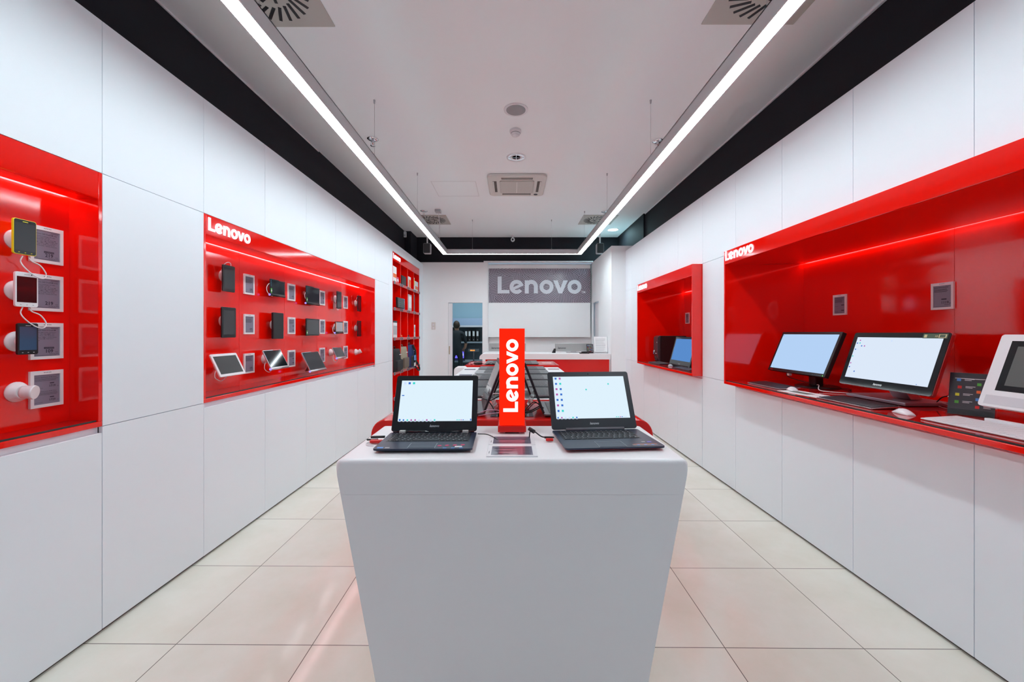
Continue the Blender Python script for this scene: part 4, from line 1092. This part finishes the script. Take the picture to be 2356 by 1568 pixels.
    if icons == 2:
        for r_ in range(7):
            for c_ in range(2): ic(sx0+.007+.018*c_, sz1-.013-.0235*r_, .0085, ((2, 4), (2, 1), (4, 2), (4, 2), (2, 2), (4, 2), (2, 1))[r_][c_])
        ic(sx0+.135, sz1-.062, .006, 1); ic(sx1-.075, sz1-.038, .006, 1)
        for k in range(6): ic(sx0+.004+.0155*k, sz0+.0015, .0060, (2, 4, 3, 3, 1, 2)[k])
        for k in range(6): b.quad([(sx1-.060+.008*k, y, sz0+.003), (sx1-.055+.008*k, y, sz0+.003), (sx1-.055+.008*k, y, sz0+.006), (sx1-.060+.008*k, y, sz0+.006)], (1, 1, 4, 2, 3, 3)[k])
    b.build('screen', [scr, E_ICT, E_ICB, E_ICG, E_ICP], lid)
    if icons:
        b = MB(); b.M = LM; put_text(b, 'lenovo', 0, -.0008, bb*.42, .0115*1.2, shear=.25, bold=.02, align='CENTER'); b.build('lid_lettering', SILV, lid)
        b = MB(); b.M = LM; b.cyl((0, -.0010, lidh-bt/2), (0, 0, lidh-bt/2), .0022, seg=12); b.build('webcam', BLKG, lid)
    if silverhinge:
        for x in (-w*.36, w*.37):
            b = MB(); b.box(x-.012, x+.012, d/2-.018, d/2-.002, thick, thick+.010); b.build('hinge', mat('bright_hinge', (.80, .78, .74, 1), .25, metal=.5), t, bevel=.002)
        b = MB(); b.cyl((-w/2+.01, d/2-.004, thick+.002), (w/2-.01, d/2-.004, thick+.002), .005, seg=12); b.build('hinge_bar', BLKG, t)
    elif icons:
        b = MB(); b.cyl((-w*.34, d/2-.006, thick+.004), (w*.34, d/2-.006, thick+.004), .0065, seg=14); b.build('hinge_bar', MIDG, t)
    return t
lt1 = laptop('black laptop with silver hinges on the left of the front white table', (-.3065, 1.495, .96), .02, .338, .232, .232, math.radians(25), NAVY, KEYS, BLK, BLKG, E_SCR, icons=1, silverhinge=True, kb=(.022, .022, .020, .50))
b = MB()
for x in (.052, .078, .105, .132):
    b.lathe((x, -.080+.004*(x-.05)*100*.3, .016), [(.0075, 0), (.0075, .0006)], 'z', 14, 0)
b.box(.107, .132, -.100, -.086, .016, .0168, 1)
for k in range(3): b.box(.068+.028*k, .080+.028*k, -.112, -.106, .016, .0166, 2)
b.build('deck_sticker', [PINKP, WPL, SKYB], lt1)
b = MB(); b.box(-.157, -.137, -.108, -.094, .016, .0166, 0); b.box(-.130, -.115, -.108, -.098, .016, .0166, 1); b.build('round_badges', [SKYB, LGT], lt1)
lt2 = laptop('navy laptop with a red underside on the right of the front white table', (.3475, 1.525, .96), .085, .353, .258, .248, math.radians(27), NAVY, KEYS, BLK, mat('charcoal_lid', (.030, .034, .042, 1), .35), E_SCR, icons=2, under=mat('red_underside', (.35, .008, .012, 1), .3), kb=(.022, .045, .026, .46))
b = MB(); b.box(.065, .158, -.116, -.100, .016, .0166, 0); b.box(.072, .158, -.100, -.097, .016, .0168, 1)
for k in range(3): b.box(.082+.026*k, .092+.026*k, -.111, -.105, .0166, .0170, 2)
b.box(.135, .150, -.075, -.064, .016, .0166, 3); b.box(.115, .128, -.070, -.063, .016, .0166, 4)
b.build('deck_sticker', [MIDG, ORANGE, SKYB, mat('violet_sticker', (.18, .12, .6, 1), .4), LGT], lt2)
# row laptops: screens lean back to the middle, keyboards face the aisles
def row_laptop(label, side, y, hinge, w, d, h, deck, keym, zt=.96, lid=BLK, lean=21):
    x = side*(hinge+d/2)
    return laptop(label, (x, y+w/2, zt), (PI/2 if side > 0 else -PI/2), w, d, h, math.radians(lean), deck, keym, deck, lid, BLKG, thick=.018, style=2, kb=(.03, .03, .03, .52))
# proto pairs built once per kind, then copied
r1 = row_laptop('dark laptop seen side-on on the near red table, right row', 1, 1.955, .155, .375, .25, .262, DECKG, KEYG, lid=mat('plum_black_lid', (.014, .008, .014, 1), .3))
r2 = row_laptop('dark laptop seen side-on on the near red table, left row', -1, 1.975, .155, .375, .25, .262, DECKG, KEYG, lid=mat('plum_black_lid', (1, 1, 1, 1)))
r2.rotation_euler[2] += .10
gm = row_laptop('grey laptop on the long white table, right row, nearest the red table', 1, 2.545, .118, .375, .25, .25, DECKG, KEYG)
gl = row_laptop('grey laptop on the long white table, left row, nearest the red table', -1, 2.545, .118, .375, .25, .25, DECKG, KEYG)
sl = row_laptop('pale silver laptop in the left row of the long white table', -1, 3.98, .118, .36, .25, .24, DECKS, KEYG)
ys = (2.985, 3.465, 3.965, 4.42)
nm = ('second', 'third', 'fourth', 'farthest')
for k, y in enumerate(ys):
    dup(gm, 'grey laptop, right row of the long white table, %s from the red table' % nm[k], (.118+.125, y+.1875, .96))
for k, y in ((0, 2.985), (1, 3.465), (3, 4.42)):
    dup(gl, 'grey laptop, left row of the long white table, %s from the red table' % nm[k], (-.118-.125, y+.1875, .96))
for sgn_, p, wd in ((1, gm, 'right'), (-1, gl, 'left')):
    for k, y in enumerate((5.23, 5.56)):
        o = dup(p, '%s laptop in the %s row of the far red table' % (('nearer', 'farther')[k], wd), (sgn_*(.10+.125), y+.16, .96))
        o.scale = (.85, 1, .8)
b = MB(); b.ball((0, 0, .018), .06, .034, .018); tag(b.build('computer_mouse', BLK, loc=(-.44, 5.12+.12, .962)), 'black mouse at the front left of the far red table', 'mouse')
# narrow price cards set in the tops of the far tables
for x, y, lb, m_ in ((-.47, 4.55, 'slim grey price card lying at the far left of the long white table', EINK), (-.45, 3.95, 'slim grey price card lying in the middle left of the long white table', EINK),
                     (.47, 4.6, 'slim reddish price card lying at the far right of the long white table', mat('card_rose', (.35, .22, .24, 1), .4)), (.47, 5.5, 'pale price card lying on the right of the far red table', PAPER), (-.50, 5.55, 'pale price card lying on the left of the far red table', PAPER)):
    b = MB(); b.box(-.06, .06, -.035, .035, 0, .004); tag(b.build('price_card', m_, loc=(x, y, .9605)), lb, 'price card', 'price cards on the tables')

# ------------------------------------------------------------ lightbox sign and flat price displays on the front table
t = thing('lightbox_sign', 'glowing red upright lightbox with a vertical white word on the front table', 'lightbox', (0, 1.70, .96))
b = MB(); b.box(-.0505, .0505, -.045, .045, .042, .425, 0); b.build('housing', REDM, t, bevel=.001)
b = MB(); b.box(-.0515, .0515, -.051, -.045, .034, .427); b.build('lit_face', E_RED, t)
b = MB(); b.M = Matrix.Translation((.024, 0, .089)) @ Matrix.Rotation(-PI/2, 4, 'Y'); word(b, .0592, -.0525, -.051, 0, 0, 0); b.build('lit_letters', emit('lit_sign_letters', (1, .93, .95, 1), 1.6), t)
b = MB(); b.box(-.057, .057, -.058, .058, .008, .032); b.build('foot', REDM, t, bevel=.001)
b = MB(); b.box(-.028, .028, -.04, .04, 0, .008); b.build('foot_spacer', BLK, t)
def flat_display(label, y0, y1, prices):
    w = .170; t = thing('flat_price_display', label, 'price display', (0, y0, .96), (0, 0, 0), 'flat price displays in the front table')
    d = y1-y0
    b = MB(); b.box(-w/2, w/2, 0, d-.001, 0, .0035); b.build('frame', WPL, t, bevel=.0008)
    b = MB(); b.box(-.070, .070, .013, d-.022, .0035, .0042); b.build('screen', mat('eink_flat', (.16, .15, .20, 1), .12), t)
    b = MB()
    FL = Matrix.Identity(4)
    for k, p in enumerate(prices):
        y = d-.022-(k+1)*(d-.040)/len(prices)*.98
        b.quad([(-.062, y+.002, .0046), (.010-.01*k, y+.002, .0046), (.010-.01*k, y+.0045, .0046), (-.062, y+.0045, .0046)])
        b.quad([(-.062, y+.007, .0046), (.028, y+.007, .0046), (.028, y+.0085, .0046), (-.062, y+.0085, .0046)])
        put_text(b, p, .036, y+.001, .0046, .016, M=Matrix.Identity(4), bold=.03)
    b.build('print', INK, t)
    b = MB(); b.box(-.079, -.0765, .03, .055, .0035, .0039); b.build('side_mark', MIDG, t)
flat_display('flat price display in front, nearest the table edge, listing 699, 749 and 729', 1.339, 1.474, ('699', '749', '729'))
flat_display('flat price display between the lightbox foot and the nearer flat display', 1.476, 1.61, ('449', '449'))
# tethers and plugs
def cable(name, label, pts, r, m_, cat='cable', group='security cables'):
    b = MB(); b.tube(pts, r); return tag(b.build(name, m_), label, cat, group)
cable('security_cable', 'thin black cable running from the left front laptop towards the lightbox', [(-.135, 1.60, .972), (-.10, 1.60, .970), (-.07, 1.57, .966), (-.055, 1.54, .963)], .0018, CABLEB)
t = thing('laptop_plug', 'black plug and red tab in the left side of the left front laptop', 'plug', (-.478, 1.50, .968))
b = MB(); b.M = Matrix.Rotation(.1, 4, 'Z'); b.box(-.052, .0, .038, .050, .003, .011); b.box(-.062, -.02, .018, .026, 0, .006); b.build('plug_body', BLK, t, bevel=.002)
b = MB(); b.box(-.045, 0, -.010, .008, -.004, .007); b.build('red_tab', REDM, t, bevel=.003)
b = MB(); b.tube([(-.045, 0, .001), (-.056, -.01, -.004), (-.045, -.03, -.006), (-.02, -.035, -.006)], .0016); b.build('thin_lead', CABLEW, t)
t = thing('laptop_plug', 'black lead with a ferrite core plugged into the right front laptop', 'plug', (.155, 1.53, .968))
b = MB(); b.tube([(-.078, .035, .030), (-.062, .03, .018), (-.042, .02, .006), (-.020, .015, .004), (.005, .015, .004)], .0025); b.tube([(-.088, .045, -.006), (-.086, .04, .016), (-.082, .038, .028)], .0022); b.build('lead', CABLEB, t)
b = MB(); b.cyl((-.088, .045, .030), (-.070, .028, .022), .0075, seg=16); b.build('ferrite_core', BLK, t)
b = MB(); b.cyl((-.032, .016, .004), (0, .014, .004), .0042, seg=10); b.build('plug_body', BLK, t)
b = MB(); b.box(-.028, 0.0, -.012, .004, -.004, .005); b.build('red_tab', REDM, t, bevel=.003)
# acrylic holders and cables behind the lightbox
for s, lb in ((-1, 'left'), (1, 'right')):
    t = thing('acrylic_wedge', 'clear acrylic price holder on the near red table, %s of the lightbox' % lb, 'price holder', (s*.085, 2.06, .96), (0, 0, 0), 'clear price holders')
    b = MB(); b.prism([(s*-.02, 0), (s*-.017, 0), (s*.033, .12), (s*.03, .12)], 'y', -.08, .10); b.prism([(s*-.05, 0), (s*.02, 0), (s*.02, .002), (s*-.05, .002)], 'y', -.08, .10); b.build('acrylic', GLASS, t)
pts = [(.150, 2.02, 1.00), (.11, 2.0, 1.03), (.075, 1.99, 1.005), (.06, 1.98, .985), (.09, 1.98, .99), (.14, 2.01, 1.01)]
cable('security_cable', 'looped black cable bundle right of the lightbox', pts, .0028, CABLEB)
cable('security_cable', 'second black cable loop right of the lightbox', [(p[0]+.008, p[1]+.01, p[2]-.006) for p in pts], .0025, CABLEB)
cable('security_cable', 'black cable crossing behind the left side of the lightbox', [(-.15, 2.10, 1.03), (-.11, 2.08, 1.025), (-.06, 2.1, 1.045), (0, 2.12, 1.05)], .0028, CABLEB)
cable('security_cable', 'black cable dropping left of the lightbox', [(-.13, 2.1, 1.03), (-.10, 2.05, 1.0), (-.075, 2.0, .975), (-.03, 2.0, .965)], .0028, CABLEB)
cable('security_cable', 'pale pink cable loop left of the lightbox', [(-.165, 2.0, .975), (-.12, 1.98, .992), (-.07, 1.97, .995), (-.06, 1.97, .985), (-.10, 1.97, .978), (-.165, 1.98, .966)], .0026, CABLEP)
cable('security_cable', 'white cable at the near end of the long white table on the left', [(-.19, 2.53, .975), (-.12, 2.54, .99), (-.06, 2.56, .985), (0, 2.55, .972)], .003, CABLEW)
cable('security_cable', 'tangle of black cable on the far red table behind the mouse', [(-.38, 5.24, .975), (-.33, 5.2, .97), (-.27, 5.23, .985), (-.2, 5.18, .97), (-.13, 5.22, .98)], .004, CABLEB)

# ------------------------------------------------------------ long right niche: monitors and accessories
DZK = ZD_R+.024+.007
def display(label, kind, yf, yn, xb, xt, zb, z1, bez, scr, body, edge, chin, base, lettering, cat='monitor', icons=0, thick=.022, group='desktop computers in the long right niche', rad=.012):
    """face parallel to the right wall; tilted back; built about its lower centre"""
    w = yf-yn; lean = math.atan2(xt-xb, z1-zb); h = math.hypot(xt-xb, z1-zb)
    t = thing(kind, label, cat, (xb, (yf+yn)/2, DZK), (0, 0, RR), group)
    LM = Matrix.Translation((0, 0, zb-DZK)) @ Matrix.Rotation(-lean, 4, 'X')
    b = MB(); b.M = LM; rbox(b, -w/2, w/2, .003, thick, 0, h, rad); b.build('rear_shell', edge, t, bevel=.003)
    b = MB(); b.M = LM; rbox(b, -w/2, w/2, 0, .003, 0, h, rad); bz = b.build('bezel', body, t)
    bl, bt, bb = bez
    b = MB(); b.M = LM; y = -.001
    b.box(-w/2+bl, w/2-bl, -.0008, 0, bb, h-bt, 0)
    x0, x1, z0, z1_ = -w/2+bl, w/2-bl, bb, h-bt
    def ic(x, z, s, m): b.quad([(x, y, z), (x+s, y, z), (x+s, y, z+s), (x, y, z+s)], m)
    if icons == 1:
        ic(x0+.006, z1_-.014, .007, 2)
        for k in range(4): ic(x0+.004+.011*k, z0+.002, .006, (2, 3, 3, 1)[k])
    if icons == 2:
        for dx, dz, m in ((.022, .016, 4), (.008, .035, 2), (.026, .034, 1), (.044, .052, 2), (.064, .052, 4), (.008, .075, 2), (.024, .075, 3), (.006, .096, 3), (.004, .120, 1), (.006, .165, 4), (.006, .19, 2), (.006, .212, 3), (.05, .216, 2), (.23, .016, 3)): ic(x0+dx, z1_-dz-.008, .008, m)
        for k in range(4): ic(x0+.004+.025*k, z0+.003, .003, 3)
        ic(x1-.06, z0+.004, .004, 2)
    b.build('screen', [scr, E_ICT, E_ICB, E_ICG, E_ICP], bz)
    if chin: chin(t, LM, w, h)
    if lettering:
        b = MB(); b.M = LM; put_text(b, 'lenovo', lettering[0], -.0012, lettering[1], lettering[2], shear=.25, bold=.02, align='CENTER'); b.build('lettering', lettering[3], bz)
    base(t)
    return t
def base1(t):
    b = MB(); b.box(-.035, .035, .14, .20, .012, .20); b.build('stand_neck', BLK, t, bevel=.004)
    b = MB(); b.lathe((-.0, .20, 0), [(.15, 0), (.15, .006), (.14, .011), (.04, .013)], 'z', 40); o = b.build('stand_foot', BLK, t); o.scale = (1.0, .9, 1)
    b = MB(); b.box(-.05, .05, .10, .17, .13, .22); b.build('hinge_block', BLK, t, bevel=.004)
def chin1(t, LM, w, h):
    b = MB(); b.M = LM
    for k in range(5): b.box(w/2-.12+.018*k, w/2-.108+.018*k, -.001, 0, .006, .009)
    b.build('buttons', MIDG, t)
    b = MB(); b.M = LM; b.box(w/2-.024, w/2-.019, -.0015, 0, .005, .010); b.build('power_light', E_GRN, t)
    b = MB(); b.box(-.115, -.09, .03, .05, .075, .115); b.build('cable_plug', WPL, t)
display('black widescreen monitor on an oval foot at the far end of the long right niche', 'computer_monitor', 3.35, 2.745, 2.11, 2.236, 1.07, 1.377, (.020, .020, .022), E_SCR2, BLK, BLK, chin1, base1, (-.26, .006, .012, REDM), icons=1, thick=.03, rad=.003)
def base2(t):
    b = MB(); b.box(-.30, .09, .06, .33, .004, .022); b.build('base_unit', mat('silver_blue_metal', (.35, .36, .42, 1), .35, metal=.5), t, bevel=.004)
    b = MB(); b.box(-.27, .06, .09, .30, .0, .004); b.build('base_feet', DKG, t)
    b = MB(); b.prism([(.06, .20), (.10, .20), (.24, .025), (.17, .025)], 'x', -.10, .01); b.build('stand_neck', SILV, t, bevel=.003)
def chin2(t, LM, w, h):
    b = MB(); b.M = LM; b.box(w/2-.135, w/2-.012, -.0012, 0, h-.032, h-.006, 0); b.box(w/2-.055, w/2-.018, -.0018, -.0012, h-.028, h-.010, 1); b.box(w/2-.050, w/2-.023, -.0022, -.0018, h-.026, h-.012, 0)
    put_text(b, '10', w/2-.075, -.0018, h-.026, .016, m=1); b.box(w/2-.128, w/2-.114, -.0018, -.0012, h-.028, h-.012, 1)
    b.build('sticker', [mat('olive_sticker', (.05, .09, .05, 1), .4), mat('gold_print', (.70, .62, .35, 1), .5)], t)
display('large silver-edged all-in-one computer with a lit white screen in the long right niche', 'all_in_one_computer', 2.585, 2.019, 2.08, 2.186, 1.053, 1.371, (.030, .030, .045), E_SCR3, BLKG, SILV, chin2, base2, (-.02, .016, .020, SILV), cat='computer', icons=2, thick=.026)
def base3(t):
    b = MB(); b.tube([(-.2, .14, .26), (-.19, .22, .10), (-.18, .28, .008)], .008); b.tube([(.2, .14, .26), (.19, .22, .10), (.18, .28, .008)], .008); b.tube([(-.18, .28, .008), (.18, .28, .008)], .008)
    b.build('rear_stand', SILV, t)
    b = MB(); b.box(-.25, .25, -.0, .02, .0, .03); b.build('front_foot', WPL, t)
def chin3(t, LM, w, h):
    b = MB(); b.M = LM; b.box(-w/2+.02, w/2-.02, -.0012, 0, .012, .052); b.build('speaker_bar', mat('pale_speaker_bar', (.62, .62, .65, 1), .5), t)
    b = MB(); b.M = LM; b.box(-w/2+.045, w/2-.045, -.0006, 0, .075, h-.030); b.build('inner_bezel', BLKG, t)
display('white all-in-one computer with a dark screen cut off at the right edge of the photo', 'all_in_one_computer', 1.817, 1.26, 2.08, 2.194, 1.049, 1.362, (.072, .055, .100), mat('screen_grey_off', (.10, .105, .10, 1), .3), WPL, WPL, chin3, base3, None, cat='computer', thick=.03)
def keyboard(label, x0, x1, yf, yn, body, keym, z=DZK, group='desktop keyboards in the right niches', cols=15, rows=6):
    w = yf-yn; d = x1-x0
    t = thing('computer_keyboard', label, 'keyboard', ((x0+x1)/2, (yf+yn)/2, z), (0, 0, RR), group)
    b = MB(); b.prism([(-d/2, .003), (d/2, .009), (d/2, .017), (-d/2, .008)], 'x', -w/2, w/2); b.box(-w/2+.01, w/2-.01, -d/2+.01, -d/2+.02, 0, .004); b.box(-w/2+.01, w/2-.01, d/2-.02, d/2-.01, 0, .01); b.build('case', body, t, bevel=.001)
    b = MB(); a = math.atan2(.009, d); b.M = Matrix.Translation((0, 0, .0125)) @ Matrix.Rotation(a, 4, 'X')
    pw = (w-.016)/cols; ph = (d-.016)/rows
    for j in range(rows):
        for i in range(cols):
            if j == 0 and 4 < i < 9: continue
            b.box(-w/2+.008+pw*i+.001, -w/2+.008+pw*(i+1)-.001, -d/2+.008+ph*j+.001, -d/2+.008+ph*(j+1)-.001, 0, .003)
        if j == 0: b.box(-w/2+.008+pw*5+.001, -w/2+.008+pw*9-.001, -d/2+.009, -d/2+.008+ph-.001, 0, .003)
    b.build('keys', keym, t)
keyboard('slim silver keyboard with black keys in front of the black monitor', 1.895, 2.045, 3.27, 2.88, SILV, KEYS)
keyboard('slim silver keyboard with black keys in front of the silver-edged computer', 1.885, 2.045, 2.515, 2.135, SILV, KEYS)
keyboard('white keyboard with white keys in front of the white computer at the right edge', 1.905, 2.075, 1.895, 1.48, WPL, KEYW)
keyboard('dark keyboard beside the tower computer in the short right niche', 1.87, 2.02, 5.58, 5.17, DKG, KEYG)
keyboard('dark keyboard at the near end of the short right niche', 1.87, 2.02, 4.72, 4.30, DKG, KEYG)
def mouse(label, x, y, m1, m2, z=DZK, rz=0):
    t = thing('computer_mouse', label, 'mouse', (x, y, z), (0, 0, RR+rz), 'mice in the right niches')
    b = MB(); N_ = 12; rings = []
    for i in range(N_+1):
        q = i/N_; yy = -.055+.11*q; hh = .005+.021*math.sin(PI*min(1, q*1.05))**.9 if q < .95 else .005; ww = .028*(1-.35*abs(2*q-1)**3)
        rings.append([b._v((ww*math.cos(a), yy, max(.0, hh*math.sin(a)))) for a in [PI*k/10 for k in range(11)]])
    for A, B in zip(rings, rings[1:]):
        for k in range(10):
            f = b.bm.faces.new([A[k], A[k+1], B[k+1], B[k]]); f.smooth = True
        b.bm.faces.new([A[10], A[0], B[0], B[10]])
    b.bm.faces.new(rings[0]); b.bm.faces.new(rings[-1][::-1])
    b.build('shell', m1, t)
    b = MB(); b.cyl((-.003, .026, .0165), (.003, .026, .0165), .007, seg=16); b.build('scroll_wheel', m2, t)
mouse('pale silver mouse on the leaflet in front of the black monitor', 1.955, 2.835, WPL, LGT, z=DZK+.003, rz=1.3)
mouse('pale silver mouse at the near end of the silver keyboard', 1.955, 2.03, WPL, LGT, rz=1.35)
mouse('dark two-tone mouse between the two dark keyboards of the short right niche', 1.93, 4.95, LGT, DKG, rz=1.3)
t = thing('leaflet', 'white leaflet with a red line lying flat under the farther mouse', 'leaflet', (1.945, 2.70, DZK), (0, 0, RR+.12))
b = MB(); b.box(-.15, .17, -.075, .075, 0, .002); b.build('sheet', PAPER, t)
b = MB(); b.box(.0, .12, .0, .004, .002, .0024, 0); b.box(-.10, .05, -.03, .03, .002, .0024, 1); b.build('leaflet_print', [REDM, mat('pad_green_grey', (.12, .16, .13, 1), .6)], t)
leaflet_stand('brochure_stand', 'tilted clear stand with a dark leaflet of coloured squares before the white computer', (2.215, 1.965, DZK), RR+.55, .155, .212, mat('leaflet_plum', (.035, .025, .035, 1), .3), 1, dots=8)
def wcable(label, pts, m_, r=.0028): cable('power_cable', label, pts, r, m_, group='cables in the right niches')
wcable('white cable lying behind the silver-edged computer foot', [(2.20, 2.93, DZK+.03), (2.16, 2.86, DZK+.035), (2.11, 2.78, DZK+.01), (2.20, 2.70, DZK+.006), (2.30, 2.64, DZK+.008), (2.38, 2.5, DZK+.02)], CABLEW)
wcable('black cable arching between the silver-edged and white computers', [(2.33, 2.23, DZK+.025), (2.33, 2.19, DZK+.06), (2.33, 2.10, DZK+.075), (2.32, 2.02, DZK+.03), (2.34, 1.99, DZK+.004)], CABLEB)
wcable('white cable curling from the silver-edged computer foot', [(2.36, 2.25, DZK+.02), (2.33, 2.17, DZK+.02), (2.31, 2.12, DZK+.004), (2.30, 2.16, DZK+.004), (2.33, 2.22, DZK+.004)], CABLEW, .0018)
wcable('black cable drooping behind the black monitor', [(2.16, 3.18, 1.07), (2.17, 3.20, 1.03), (2.24, 3.12, .995), (2.34, 3.0, DZK+.006), (2.38, 2.86, DZK+.006), (2.30, 2.78, DZK+.005)], CABLEB)
wcable('white cable behind the white keyboard at the right edge', [(2.20, 1.78, DZK+.004), (2.16, 1.66, DZK+.01), (2.13, 1.58, DZK+.015), (2.2, 1.45, DZK+.005)], CABLEW)

# ------------------------------------------------------------ short right niche
t = thing('tower_computer', 'black tower computer with stickers at the far end of the short right niche', 'computer', (2.02, 5.70, DZK), (0, 0, RR))
b = MB(); b.prism([(.0+.03, 0), (.39, 0), (.39, .365), (.03, .365)], 'x', -.085, .085); b.build('case', BLK, t, bevel=.004)
b = MB(); b.prism([(.03, .0), (.012, .02), (-.008, .12), (-.004, .345), (.03, .372)], 'x', -.085, .085); b.build('front_cover', mat('gunmetal_front', (.045, .048, .055, 1), .25), t, bevel=.005)
b = MB()
for k in range(6): b.box(-.05, .05, .0, .004, .022+.015*k, .032+.015*k)
b.build('vent_slats', DKG, t)
b = MB(); y = -.0115
b.bm.faces.new([b._v((-.060, y, .165)), b._v((-.015, y, .165)), b._v((-.045, y, .125))]).material_index = 0
b.box(-.080, -.068, y, y+.004, .135, .155, 1); b.box(-.080, -.068, y, y+.004, .110, .128, 1); b.box(.0, .05, y, y+.002, .118, .124, 0); b.box(.045, .055, -.009, -.005, .27, .28, 0)
b.build('sticker', [WPL, SKYB], t)
def base4(t):
    b = MB(); b.tube([(-.2, .10, .22), (-.2, .22, .02), (-.2, .25, .008)], .008); b.tube([(.2, .10, .22), (.2, .22, .02), (.2, .25, .008)], .008); b.box(-.22, .22, .235, .26, 0, .012); b.build('rear_stand', BLK, t)
    b = MB(); b.box(-.25, .25, .0, .02, .0, .03); b.build('front_foot', BLK, t)
display('black all-in-one computer with a blue screen in the short right niche', 'all_in_one_computer', 5.08, 4.50, 1.965, 2.055, .985, 1.325, (.028, .028, .060), E_SCR4, BLKG, BLK, None, base4, (.0, .018, .018, SILV), cat='computer', thick=.03, group='desktop computers in the short right niche')
wcable('tangled pink-lit cables behind the black computer of the short right niche', [(2.3, 5.45, DZK+.005), (2.25, 5.35, DZK+.05), (2.33, 5.28, DZK+.01), (2.25, 5.2, DZK+.06), (2.33, 5.1, DZK+.01), (2.2, 4.9, DZK+.01), (2.25, 4.6, DZK+.03), (2.22, 4.45, DZK+.01)], CABLEP, .005)  # pink light on these cables is put into their colour
